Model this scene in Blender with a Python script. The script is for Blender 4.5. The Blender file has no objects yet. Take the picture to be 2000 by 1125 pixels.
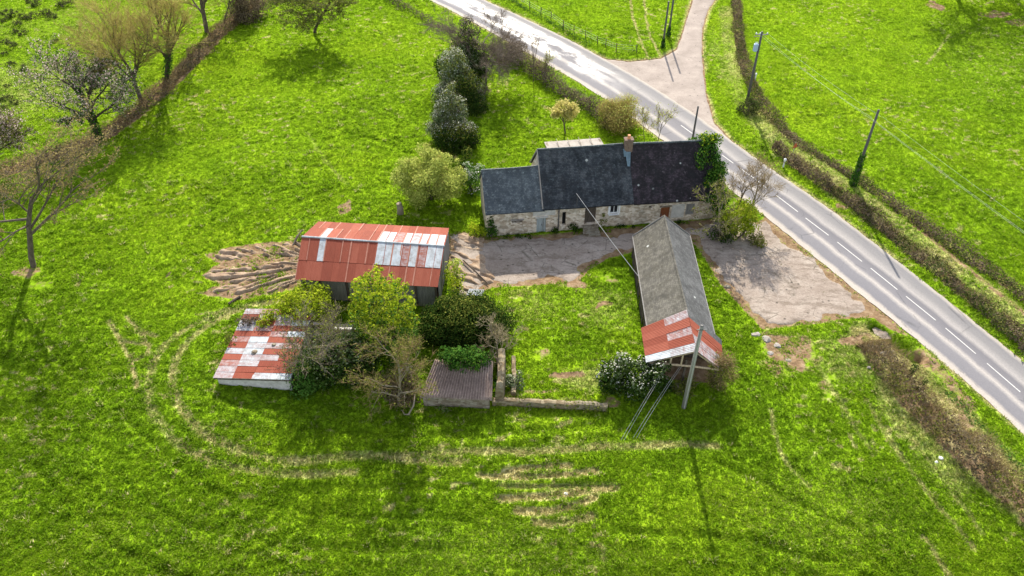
# Old farmstead beside a country road, seen from the air.  Units are metres, +Y points away from the camera.
import bpy, math, random
import numpy as np
from mathutils import Vector

SC = bpy.context.scene
COL = SC.collection
PI = math.pi
def R(a): return math.radians(a)
SUN_EL = 34.0

# ------------------------------------------------------------------ numeric noise
def _lat(seed, n=256): return np.random.RandomState(seed).rand(n, n)
_LATS = {}
def vnoise(x, y, scale, seed=0):
    if seed not in _LATS: _LATS[seed] = _lat(seed + 77)
    l = _LATS[seed]
    x = np.asarray(x) / scale + 1000.3; y = np.asarray(y) / scale + 1000.7
    xi = np.floor(x).astype(int); yi = np.floor(y).astype(int)
    fx = x - xi; fy = y - yi
    fx = fx * fx * (3 - 2 * fx); fy = fy * fy * (3 - 2 * fy)
    a = l[xi & 255, yi & 255]; b = l[(xi + 1) & 255, yi & 255]
    c = l[xi & 255, (yi + 1) & 255]; d = l[(xi + 1) & 255, (yi + 1) & 255]
    return (a * (1 - fx) + b * fx) * (1 - fy) + (c * (1 - fx) + d * fx) * fy
def fbm(x, y, scale, seed=0, octv=3):
    t = 0; w = 0; k = 1.0
    for i in range(octv):
        t = t + k * vnoise(x, y, scale / 2 ** i, seed + i * 7); w += k; k *= 0.5
    return t / w
def sst(a, b, x):
    t = np.clip((x - a) / (b - a), 0, 1); return t * t * (3 - 2 * t)
def seg_dist(x, y, pts):
    d = np.full(np.shape(x), 1e9)
    for (ax, ay), (bx_, by_) in zip(pts[:-1], pts[1:]):
        vx, vy = bx_ - ax, by_ - ay; L2 = vx * vx + vy * vy + 1e-9
        t = np.clip(((x - ax) * vx + (y - ay) * vy) / L2, 0, 1)
        d = np.minimum(d, np.hypot(x - ax - t * vx, y - ay - t * vy))
    return d
def in_poly(x, y, pts):
    r = np.zeros(np.shape(x), bool)
    n = len(pts)
    for i in range(n):
        x1, y1 = pts[i]; x2, y2 = pts[(i + 1) % n]
        c = ((y1 > y) != (y2 > y))
        with np.errstate(divide='ignore', invalid='ignore'):
            r ^= c & (x < (x2 - x1) * (y - y1) / ((y2 - y1) if y2 != y1 else 1e-9) + x1)
    return r
def poly_sd(x, y, pts):
    d = seg_dist(x, y, pts + [pts[0]])
    return np.where(in_poly(x, y, pts), d, -d)      # positive inside
def resample(pts, step):
    out = []
    for (ax, ay), (bx_, by_) in zip(pts[:-1], pts[1:]):
        n = max(1, int(math.hypot(bx_ - ax, by_ - ay) / step))
        out += [(ax + (bx_ - ax) * i / n, ay + (by_ - ay) * i / n) for i in range(n)]
    return out + [pts[-1]]
def smooth(pts, it=2):
    for _ in range(it):
        q = [pts[0]]
        for a, b in zip(pts[:-1], pts[1:]):
            q += [(a[0] * .75 + b[0] * .25, a[1] * .75 + b[1] * .25), (a[0] * .25 + b[0] * .75, a[1] * .25 + b[1] * .75)]
        pts = q + [pts[-1]]
    return pts

# ------------------------------------------------------------------ mesh helpers
def tag(o, label=None, cat=None, group=None, kind=None):
    if label: o['label'] = label
    if cat: o['category'] = cat
    if group: o['group'] = group
    if kind: o['kind'] = kind
    return o
def empty(name, loc=(0, 0, 0), rz=0.0):
    o = bpy.data.objects.new(name, None); COL.objects.link(o)
    o.location = loc; o.rotation_euler = (0, 0, rz); o.empty_display_size = .3
    return o
def raw_mesh(name, V, polys, mats, midx=None, smooth_=False, parent=None, uv=None, attrs=None):
    """V (n,3) array; polys: list of (m,k) int arrays."""
    me = bpy.data.meshes.new(name)
    V = np.asarray(V, np.float32)
    me.vertices.add(len(V)); me.vertices.foreach_set('co', V.ravel())
    idx = np.concatenate([p.ravel() for p in polys]).astype(np.int32)
    cnt = np.concatenate([np.full(len(p), p.shape[1]) for p in polys]).astype(np.int32)
    st = np.concatenate([[0], np.cumsum(cnt)[:-1]]).astype(np.int32)
    me.loops.add(len(idx)); me.loops.foreach_set('vertex_index', idx)
    me.polygons.add(len(cnt)); me.polygons.foreach_set('loop_start', st)
    if not isinstance(mats, (list, tuple)): mats = [mats]
    for m in mats: me.materials.append(m)
    if midx is not None: me.polygons.foreach_set('material_index', np.asarray(midx, np.int32))
    if smooth_: me.polygons.foreach_set('use_smooth', np.ones(len(cnt), bool))
    if uv is not None:
        l = me.uv_layers.new(name='UVMap'); l.data.foreach_set('uv', np.asarray(uv, np.float32)[idx].ravel())
    if attrs:
        for k, a in attrs.items():
            at_ = me.attributes.new(k, 'FLOAT', 'POINT'); at_.data.foreach_set('value', np.asarray(a, np.float32))
    me.update(calc_edges=True); me.validate()
    o = bpy.data.objects.new(name, me); COL.objects.link(o)
    if parent: o.parent = parent
    return o

class MB:
    """Collects boxes, prisms, tubes and quads, then links them as ONE mesh object."""
    def __init__(s): s.v = []; s.f = []; s.m = []; s.uv = []
    def add(s, vs, fs, m=0, uvs=None):
        b = len(s.v); s.v += [tuple(p) for p in vs]
        s.f += [tuple(b + i for i in f) for f in fs]; s.m += [m] * len(fs)
        s.uv += uvs if uvs else [(p[0] + p[1] * .31, p[2] + p[1] * .77) for p in vs]
    def box(s, c, d, m=0, rz=0.0, tilt=None):
        ca, sa = math.cos(rz), math.sin(rz)
        vs = []
        for z in (-1, 1):
            for (x, y) in ((-1, -1), (1, -1), (1, 1), (-1, 1)):
                px, py = x * d[0] / 2, y * d[1] / 2
                vs.append((c[0] + px * ca - py * sa, c[1] + px * sa + py * ca, c[2] + z * d[2] / 2))
        s.add(vs, [(0, 3, 2, 1), (4, 5, 6, 7), (0, 1, 5, 4), (1, 2, 6, 5), (2, 3, 7, 6), (3, 0, 4, 7)], m)
    def slab(s, q, th, m=0, uvs=None):
        """quad q (4 points, counter-clockwise seen from the outer side) thickened inwards by th"""
        q = [Vector(p) for p in q]; n = (q[2] - q[0]).cross(q[3] - q[1]).normalized()
        w = [p - n * th for p in q]
        s.add(q + w, [(0, 1, 2, 3), (7, 6, 5, 4), (0, 4, 5, 1), (1, 5, 6, 2), (2, 6, 7, 3), (3, 7, 4, 0)], m, (uvs * 2) if uvs else None)
    def tube(s, pts, rad, k=6, m=0, cap=True):
        pts = [Vector(p) for p in pts]; n = len(pts); vs = []
        if not hasattr(rad, '__len__'): rad = [rad] * n
        up = Vector((0.31, .17, .93))
        for i, p in enumerate(pts):
            t = (pts[min(i + 1, n - 1)] - pts[max(i - 1, 0)])
            if t.length < 1e-6: t = Vector((0, 0, 1))
            t.normalize(); a = t.cross(up)
            if a.length < .05: a = t.cross(Vector((1, 0, 0)))
            a.normalize(); b = t.cross(a)
            for j in range(k):
                w = 2 * PI * j / k
                vs.append(p + (a * math.cos(w) + b * math.sin(w)) * rad[i])
        fs = [(i * k + j, i * k + (j + 1) % k, (i + 1) * k + (j + 1) % k, (i + 1) * k + j) for i in range(n - 1) for j in range(k)]
        if cap: fs += [tuple(range(k))[::-1], tuple((n - 1) * k + j for j in range(k))]
        s.add(vs, fs, m)
    def build(s, name, mats, parent=None, smooth_=False, bevel=0):
        me = bpy.data.meshes.new(name); me.from_pydata(s.v, [], s.f)
        if not isinstance(mats, (list, tuple)): mats = [mats]
        for m in mats: me.materials.append(m)
        me.polygons.foreach_set('material_index', s.m)
        if smooth_: me.polygons.foreach_set('use_smooth', [True] * len(s.f))
        l = me.uv_layers.new(name='UVMap')
        li = np.zeros(len(me.loops), np.int32); me.loops.foreach_get('vertex_index', li)
        l.data.foreach_set('uv', np.asarray(s.uv, np.float32)[li].ravel())
        me.update()
        o = bpy.data.objects.new(name, me); COL.objects.link(o)
        if parent: o.parent = parent
        if bevel:
            b = o.modifiers.new('bevel', 'BEVEL'); b.width = bevel; b.segments = 2; b.limit_method = 'ANGLE'
        return o

# ------------------------------------------------------------------ materials
class MT:
    def __init__(s, name):
        s.mat = bpy.data.materials.new(name); s.mat.use_nodes = True
        s.t = s.mat.node_tree; s.t.nodes.clear()
        s.out = s.t.nodes.new('ShaderNodeOutputMaterial')
    def n(s, typ, **kw):
        nd = s.t.nodes.new(typ)
        for k, v in kw.items(): setattr(nd, k, v)
        return nd
    def put(s, sock, v):
        if isinstance(v, bpy.types.NodeSocket): s.t.links.new(v, sock)
        elif v is not None:
            if sock.type == 'RGBA' and len(v) == 3: v = (*v, 1)
            sock.default_value = v
    def pos(s): return s.n('ShaderNodeNewGeometry').outputs['Position']
    def objc(s): return s.n('ShaderNodeTexCoord').outputs['Object']
    def uv(s): return s.n('ShaderNodeTexCoord').outputs['UV']
    def island(s): return s.n('ShaderNodeNewGeometry').outputs['Random Per Island']
    def attr(s, name): return s.n('ShaderNodeAttribute', attribute_name=name).outputs['Fac']
    def sep(s, v):
        nd = s.n('ShaderNodeSeparateXYZ'); s.put(nd.inputs[0], v); return nd.outputs
    def map(s, v, scale=(1, 1, 1), rot=(0, 0, 0)):
        nd = s.n('ShaderNodeMapping'); s.put(nd.inputs[0], v); nd.inputs['Scale'].default_value = scale; nd.inputs['Rotation'].default_value = rot
        return nd.outputs[0]
    def noise(s, v, scale, detail=3, rough=.55):
        nd = s.n('ShaderNodeTexNoise'); s.put(nd.inputs['Vector'], v)
        nd.inputs['Scale'].default_value = scale; nd.inputs['Detail'].default_value = detail; nd.inputs['Roughness'].default_value = rough
        return nd.outputs['Fac']
    def vor(s, v, scale, feat='F1', out='Distance'):
        nd = s.n('ShaderNodeTexVoronoi', feature=feat); s.put(nd.inputs['Vector'], v); nd.inputs['Scale'].default_value = scale
        return nd.outputs[out]
    def ramp(s, f, stops):
        nd = s.n('ShaderNodeValToRGB'); s.put(nd.inputs[0], f); cr = nd.color_ramp
        while len(cr.elements) < len(stops): cr.elements.new(.5)
        for e, (p, c) in zip(cr.elements, stops):
            e.position = p; e.color = (c, c, c, 1) if not hasattr(c, '__len__') else (*c, 1)
        return nd.outputs[0]
    def mix(s, f, a, b, mode='MIX'):
        nd = s.n('ShaderNodeMix', data_type='RGBA', blend_type=mode); s.put(nd.inputs[0], f); s.put(nd.inputs[6], a); s.put(nd.inputs[7], b)
        return nd.outputs[2]
    def math(s, op, a, b=None, clamp=False):
        nd = s.n('ShaderNodeMath', operation=op); nd.use_clamp = clamp; s.put(nd.inputs[0], a)
        if b is not None: s.put(nd.inputs[1], b)
        return nd.outputs[0]
    def bump(s, h, strength=.5, dist=.05):
        nd = s.n('ShaderNodeBump'); s.put(nd.inputs['Height'], h); nd.inputs['Strength'].default_value = strength; nd.inputs['Distance'].default_value = dist
        return nd.outputs[0]
    def principled(s, col, rough=.8, spec=.3, normal=None, metal=0.0):
        nd = s.n('ShaderNodeBsdfPrincipled'); s.put(nd.inputs['Base Color'], col); s.put(nd.inputs['Roughness'], rough)
        s.put(nd.inputs['Specular IOR Level'], spec); s.put(nd.inputs['Metallic'], metal)
        if normal: s.put(nd.inputs['Normal'], normal)
        s.t.links.new(nd.outputs[0], s.out.inputs[0]); return s.mat
    def leafy(s, col, trans=.45, gloss=0.0, grough=.45, normal=None):
        d = s.n('ShaderNodeBsdfDiffuse'); s.put(d.inputs[0], col)
        t = s.n('ShaderNodeBsdfTranslucent'); s.put(t.inputs[0], col)
        if normal: s.put(d.inputs['Normal'], normal)
        m = s.n('ShaderNodeMixShader'); m.inputs[0].default_value = trans
        s.t.links.new(d.outputs[0], m.inputs[1]); s.t.links.new(t.outputs[0], m.inputs[2]); o = m.outputs[0]
        if gloss:
            g = s.n('ShaderNodeBsdfGlossy'); g.inputs['Roughness'].default_value = grough
            m2 = s.n('ShaderNodeMixShader'); m2.inputs[0].default_value = gloss
            s.t.links.new(o, m2.inputs[1]); s.t.links.new(g.outputs[0], m2.inputs[2]); o = m2.outputs[0]
        s.t.links.new(o, s.out.inputs[0]); return s.mat

def grass_colour(m, blades):
    p = m.pos()
    big = m.noise(p, .035, 3, .6); mid = m.noise(p, .22, 4, .6); fin = m.noise(p, 1.6, 4, .65)
    f = m.math('ADD', m.math('MULTIPLY', big, .42), m.math('ADD', m.math('MULTIPLY', mid, .24), m.math('MULTIPLY', fin, .34)))
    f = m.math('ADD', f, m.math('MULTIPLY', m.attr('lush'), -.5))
    if blades: f = m.math('ADD', f, m.math('MULTIPLY', m.math('SUBTRACT', m.island(), .5), .22))
    c = m.ramp(f, GRASS_STOPS)
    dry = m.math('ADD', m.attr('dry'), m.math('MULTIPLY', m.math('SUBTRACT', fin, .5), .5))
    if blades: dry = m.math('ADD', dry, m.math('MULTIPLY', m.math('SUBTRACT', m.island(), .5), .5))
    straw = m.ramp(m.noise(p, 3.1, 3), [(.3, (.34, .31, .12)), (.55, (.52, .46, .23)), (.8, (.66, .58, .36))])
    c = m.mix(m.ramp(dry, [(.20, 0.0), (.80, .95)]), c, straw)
    return p, c, fin
GRASS_STOPS = [(.12, (.072, .145, .008)), (.34, (.132, .248, .010)), (.52, (.205, .335, .012)), (.72, (.290, .390, .018)), (.92, (.40, .38, .06))]

def mat_ground():
    m = MT('pasture_soil_and_turf'); p, c, fin = grass_colour(m, False)
    soil = m.ramp(m.noise(p, 1.3, 5, .7), [(.28, (.1056, .064, .0372)), (.5, (.2178, .1472, .0868)), (.72, (.3432, .2624, .1736))])
    sm = m.math('ADD', m.attr('soil'), m.math('MULTIPLY', m.math('SUBTRACT', m.noise(p, .9, 5, .7), .5), .8))
    c = m.mix(m.ramp(sm, [(.38, 0.0), (.56, 1.0)]), c, soil)
    nrm = m.bump(m.noise(p, 3.5, 4, .7), .8, .16)
    d = m.n('ShaderNodeBsdfDiffuse'); m.put(d.inputs[0], c); m.put(d.inputs['Normal'], nrm)
    m.t.links.new(d.outputs[0], m.out.inputs[0]); return m.mat
def mat_blades():
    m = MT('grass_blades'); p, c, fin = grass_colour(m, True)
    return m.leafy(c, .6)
def mat_leaf(name, stops, trans=.4, gloss=0.0, scale=.8):
    m = MT(name)
    f = m.math('ADD', m.math('MULTIPLY', m.island(), .55), m.math('MULTIPLY', m.noise(m.pos(), scale, 3), .45))
    return m.leafy(m.ramp(f, stops), trans, gloss)
def mat_bark(name, a, b):
    m = MT(name); p = m.pos(); f = m.noise(m.map(p, (3, 3, .8)), 2.2, 4, .7)
    return m.principled(m.ramp(f, [(.3, a), (.7, b)]), .9, .15, m.bump(f, .6, .05))

# ------------------------------------------------------------------ layout: road, lane, yard, paths (ground plans in metres)
ROAD_L = [(-26.96, 141.37), (-19.91, 134.38), (-13.35, 127.90), (-7.20, 120.71), (-1.46, 113.56), (2.52, 108.29), (7.46, 101.99), (12.58, 94.80), (18.69, 84.52), (23.53, 76.35), (27.30, 69.59), (31.35, 61.50), (33.66, 56.83), (37.68, 49.03), (41.49, 40.05), (43.60, 33.97)]
ROAD_R = [(-16.63, 141.37), (-10.39, 134.38), (-4.59, 127.90), (0.00, 123.04), (4.71, 117.51), (9.12, 112.34), (13.86, 105.87), (18.81, 99.03), (24.91, 88.64), (28.39, 81.86), (30.04, 78.99), (35.22, 70.06), (38.63, 62.63), (42.03, 55.38), (45.27, 47.97), (48.08, 40.72)]
LANE = [(11.88, 108.62), (13.58, 106.83), (16.79, 106.03), (21.33, 107.15), (23.96, 109.95), (25.93, 116.23), (28.12, 123.83), (29.44, 128.32), (31.72, 136.65), (36.80, 136.65), (33.75, 128.95), (31.30, 123.83), (29.29, 117.15), (28.19, 111.82), (27.30, 106.03), (26.11, 97.02), (25.74, 89.27), (27.02, 84.75), (28.63, 80.74), (24.58, 81.86), (19.46, 89.02), (13.81, 97.73)]
YARD = [(-6.89, 65.83), (-5.15, 66.71), (-2.68, 65.49), (3.24, 66.09), (9.77, 66.88), (16.46, 68.04), (22.10, 68.86), (26.35, 68.13), (27.49, 69.22), (31.28, 61.26), (33.94, 56.17), (35.31, 53.08), (36.08, 51.28), (34.78, 52.27), (33.82, 53.63), (30.66, 53.49), (28.07, 52.81), (23.16, 52.14), (22.04, 54.60), (20.38, 58.54), (19.69, 62.23), (18.72, 65.14), (13.80, 64.29), (12.41, 63.29), (9.64, 62.23), (7.68, 60.39), (6.55, 58.69), (3.01, 58.24), (-2.25, 57.79), (-4.42, 56.10), (-5.75, 57.94), (-6.43, 61.82)]
MUD_LEFT = [(-21.60, 65.14), (-23.46, 64.80), (-26.57, 64.46), (-29.54, 63.62), (-31.15, 62.80), (-29.36, 61.42), (-30.56, 59.46), (-28.10, 58.24), (-29.72, 56.90), (-26.07, 56.17), (-22.82, 57.05), (-20.51, 57.94), (-20.81, 61.02)]
MUD_RIGHT = [(-6.46, 65.83), (-5.14, 66.44), (-2.79, 65.66), (-2.32, 61.02), (-1.26, 58.54), (-2.74, 57.49), (-4.71, 57.05), (-5.85, 58.85), (-6.38, 62.63)]
BARN_FP = [(-19.9, 56.2), (-6.9, 55.0), (-6.4, 63.2), (-19.4, 64.4)]
SHED_FP = [(12.3, 46), (17.4, 45.5), (17.5, 62.5), (12.3, 62.5)]
HOUSE_FP = [(-2.63, 65.75), (21.86, 69.04), (20.7, 77.4), (-3.75, 74.1)]

def gravel_road_dist(x, y):
    return np.maximum(poly_sd(x, y, ROAD_L + ROAD_R[::-1]), poly_sd(x, y, LANE))

TRACKS = [  # polyline, half width, dryness, rut depth
    ([(-37.60, 53.08), (-35.21, 50.17), (-33.58, 47.67), (-32.00, 44.72)], .24, .85, .07),
    ([(-36.13, 53.77), (-33.94, 51.47), (-32.23, 49.03), (-33.62, 47.79)], .22, .8, .07),
    ([(-34.81, 51.94), (-32.56, 51.28)], .28, .8, .08), ([(-35.63, 50.69), (-32.75, 50.04)], .25, .8, .08),
    ([(-19.42, 56.10), (-23.51, 55.74), (-26.57, 54.32), (-28.77, 51.94), (-29.98, 49.03), (-29.61, 45.99), (-27.67, 42.59), (-24.86, 39.95), (-21.53, 38.23), (-17.71, 37.45), (-12.14, 37.94), (-8.07, 37.65), (-4.02, 37.26)], .44, .60, .11),
    ([(-25.78, 55.03), (-29.16, 53.29), (-31.18, 50.62), (-31.84, 48.41), (-31.10, 44.26), (-28.18, 40.20), (-24.99, 37.84), (-21.14, 36.68), (-17.43, 36.12), (-12.30, 36.26)], .42, .55, .07),
    ([(-17.66, 37.21), (-8.12, 38.14), (0.00, 38.33), (5.31, 38.68), (11.48, 39.03), (16.38, 38.93)], .42, .55, .07),
    ([(-0.60, 36.45), (2.00, 36.87), (4.41, 37.07)], .36, .95, .15), ([(-2.37, 36.02), (2.37, 35.83), (6.37, 36.49)], .36, .9, .15),
    ([(-0.96, 33.92), (2.32, 34.10), (5.06, 34.64), (7.82, 35.10)], .36, 1.05, .16), ([(-0.98, 35.10), (3.12, 34.96), (7.65, 35.37)], .3, .5, .22),
    ([(0.38, 32.87), (2.85, 32.87), (4.99, 33.52), (6.38, 34.19)], .34, .95, .12), ([(1.69, 32.01), (3.75, 31.80), (6.07, 32.65)], .36, .75, .10),
    ([(21.57, 42.59), (21.22, 39.95), (21.47, 37.21), (22.69, 35.10)], .22, .5, .06),
    ([(29.83, 43.70), (30.25, 39.95), (31.26, 36.02), (32.18, 32.44), (33.00, 29.94)], .30, .52, .08),
    ([(31.60, 42.59), (32.57, 38.43), (33.46, 34.64), (34.08, 31.17)], .22, .45, .05),
    ([(26.15, 50.95), (26.94, 47.18), (27.76, 42.59), (28.50, 38.43)], .3, .4, .05),
    ([(29.64, 30.76), (30.19, 29.35), (30.65, 27.79)], .25, .6, .06),
    ([(19.48, 128.95), (18.80, 119.95), (19.00, 113.56), (19.50, 106.67)], .22, .75, .03), ([(21.49, 128.95), (20.63, 118.07), (20.84, 111.82), (21.39, 107.64)], .22, .75, .03), ([(18.74, 112.68), (21.07, 113.03)], .2, .55, .02),
    ([(66.00, 114.80), (62.59, 110.12), (58.82, 105.23)], .22, .6, .02),
    ([(-25.48, 86.55), (-21.74, 79.64), (-18.68, 75.42)], .3, .3, .06), ([(-27.04, 81.86), (-21.08, 83.00), (-15.98, 81.86)], .25, .2, .08),
]
for k in range(7):   # old mowing lines on the slope left of the barn
    pass
MOW = [[(-35.83, 65.14), (-32.77, 71.47), (-28.38, 76.97), (-21.93, 80.74)], [(-36.05, 61.02), (-32.84, 67.77), (-28.59, 72.92), (-21.19, 76.45)], [(-38.32, 78.56), (-34.10, 83.00), (-27.77, 85.34)], [(-39.34, 53.63), (-37.02, 57.94), (-34.51, 61.02)],
       [(-26.48, 68.67), (-22.88, 72.92), (-18.68, 75.42)], [(-31.93, 61.02), (-29.41, 65.14), (-25.93, 68.67)], [(-35.02, 44.83), (-24.12, 34.64), (-14.38, 32.44), (-3.79, 32.44)], [(-37.58, 42.59), (-26.50, 32.44), (-16.09, 29.74), (-3.67, 29.94)],
       [(-24.43, 87.77), (-17.04, 85.34), (-12.29, 81.86)], [(-26.35, 78.56), (-18.04, 79.10), (-14.31, 78.02)], [(16.10, 37.45), (22.84, 32.87), (27.35, 29.54)], [(7.45, 31.17), (16.67, 30.76), (23.34, 28.37)], [(-37.83, 37.45), (-28.45, 29.54), (-21.22, 27.23)],
       [(-17.12, 34.64), (-9.39, 35.10), (-1.56, 34.87)], [(-25.23, 44.26), (-18.45, 40.99), (-9.95, 39.95), (0.00, 40.15), (7.55, 40.99)]]

BARE = [  # centre, radius x, radius y, amount : worn soil
    ((24.26, 49.03), 3.2, 3.6, .75), ((26.60, 45.99), 2.6, 4.2, .42), ((30.72, 50.62), 2.2, .9, .75), ((32.96, 49.03), 1.6, 1.6, .6),
    ((5.98, 57.57), 2.2, 1.0, .8), ((0.50, 56.83), 2.5, 1.0, .45), ((8.22, 55.60), .8, .5, .8), ((0.00, 54.32), 1.6, .8, .5), ((2.06, 49.03), 1.2, 1.6, .45), ((4.66, 46.11), 2.0, .5, .8),
    ((1.74, 44.38), 4.5, .5, .55), ((-18.19, 70.34), 1.3, 2.2, .7), ((-19.38, 69.13), 2.6, 1.2, .5), ((-20.51, 57.94), 2.2, .8, .5), ((68.28, 125.44), 2.2, 1.8, .85), ((75.73, 121.87), 3.5, 2.0, .8), ((78.41, 119.00), 3, 1.6, .7),
    ((-48.06, 60.24), 2.4, 1.6, .55), ((-34.01, 59.46), .5, .4, .6), ((-46.03, 57.94), 2.6, .8, .45), ((25.67, 65.14), 2.0, 1.6, .6), ((21.12, 65.14), 2.4, 2.0, .75), ((8.65, 43.70), .8, .5, .6),
    ((32.12, 106.03), 1.0, 6.0, .25), ((36.01, 71.00), 1.0, 1.0, .7), ((37.15, 42.59), 1.8, 3.0, .5), ((36.82, 47.18), 2.0, 1.6, .6), ((-36.77, 113.56), 1.2, 1.0, .4), ((9.10, 59.07), 1.5, .8, .5)]
YELLOW = [((32.88, 42.59), 3.2, 5.5, 0.51), ((34.21, 37.45), 3.0, 4.0, 0.46), ((8.76, 55.03), 3.5, 3.0, 0.31), ((1.95, 55.03), 4, 3, 0.28), ((-64.52, 98.45), 16, 10, 0.34), ((29.56, 48.41), 4, 4, 0.34),
          ((22.84, 32.87), 9, 5, 0.16), ((0.00, 29.54), 12, 3, 0.16), ((-25.53, 29.54), 12, 4, 0.08), ((-74.76, 116.23), 14, 10, 0.19), ((6.63, 45.70), 3, 1.5, 0.46), ((69.35, 106.03), 14, 18, 0.09), ((30.03, 102.90), 1.6, 16, 0.34), ((31.79, 86.31), 2, 8, 0.25), ((32.96, 49.03), 3, 3, 0.46)]
LUSH = [((6.03, 50.30), 3.0, 2.4, .22), ((5.21, 52.27), 4, 2.5, .12), ((-13.47, 47.18), 20, 8, .10), ((10.30, 39.44), 10, 4, .12), ((-41.92, 78.56), 10, 6, .10), ((-44.14, 53.63), 9, 8, .10), ((31.92, 45.99), 1.4, 4, .25), ((20.14, 44.83), 4, 5, .18), ((10.76, 57.94), 3, 3, .15), ((44.48, 69.59), 16, 20, .05)]
def blob(x, y, lst, amt_noise=.6, seed=31):
    x = x + 2.6 * (fbm(x, y, 2.2, seed, 3) - .5); y = y + 2.6 * (fbm(x, y, 2.2, seed + 5, 3) - .5)
    t = np.zeros(np.shape(x))
    for (c, rx, ry, a) in lst:
        q = np.hypot((x - c[0]) / rx, (y - c[1]) / ry)
        t = np.maximum(t, a * (1 - sst(.35, 1.25, q)))
    return t

LEFT_BANK = [(-38.08, 134.38), (-41.43, 126.66), (-43.56, 119.00), (-44.97, 110.63), (-46.27, 101.09), (-47.35, 94.80), (-48.89, 89.65), (-50.46, 86.06), (-52.70, 83.00), (-55.42, 80.96), (-58.08, 78.56), (-61.49, 76.97)]
HEDGE_A = [(37.39, 134.38), (36.47, 127.90), (34.04, 114.44), (32.66, 104.45), (32.50, 94.94), (33.41, 89.02), (33.93, 84.75), (36.40, 80.19), (39.23, 76.14), (41.24, 72.44), (42.38, 69.78), (44.55, 65.57), (46.87, 61.74), (49.22, 56.24), (51.24, 51.60)]
HEDGE_B = [(31.69, 82.77), (32.73, 80.08), (34.74, 75.83), (37.13, 71.86), (39.56, 66.18), (41.90, 61.34), (43.90, 55.88), (45.14, 52.67), (46.93, 47.67)]
BRAMBLE = [(32.43, 50.17), (33.05, 46.70), (33.90, 43.03), (35.22, 39.95), (36.32, 37.21), (37.65, 34.87), (39.05, 31.80)]
SOIL_LINES = [(LEFT_BANK, 1.7, .62), (HEDGE_A, 1.0, .5), (HEDGE_B, .9, .5), (BRAMBLE, 2.0, .55), ([(42.90, 66.88), (44.43, 62.63), (45.86, 58.69), (47.50, 54.67), (49.17, 50.30)], .8, .6), ([(36.62, 49.03), (37.56, 45.70), (38.24, 43.14)], .9, .55), ([(31.89, 62.63), (33.11, 59.85), (34.16, 56.83)], .45, .6)]
DRY_LINES = [([(31.58, 90.94), (33.01, 83.58), (34.88, 79.10), (36.99, 74.21), (39.07, 70.06), (41.11, 66.44), (43.07, 61.82), (45.03, 57.94), (47.33, 52.27)], 2.2, .48), ([(34.23, 123.83), (32.38, 112.68), (31.15, 101.39)], 1.6, .38), ([(35.86, 41.52), (36.65, 38.43), (37.88, 35.79), (39.47, 32.65)], 2.6, .6), ([(32.69, 50.95), (34.12, 47.18), (35.24, 44.26)], 2.2, .6)]
DITCH = [(33.51, 52.27), (34.20, 51.28), (34.84, 50.17), (35.43, 48.90), (35.88, 48.28)]
BANK_RIGHT = [(31.91, 86.79), (34.27, 81.30), (37.36, 75.42), (39.87, 69.13), (42.52, 64.46), (44.51, 59.07), (46.53, 54.67), (48.52, 49.03)]
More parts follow.
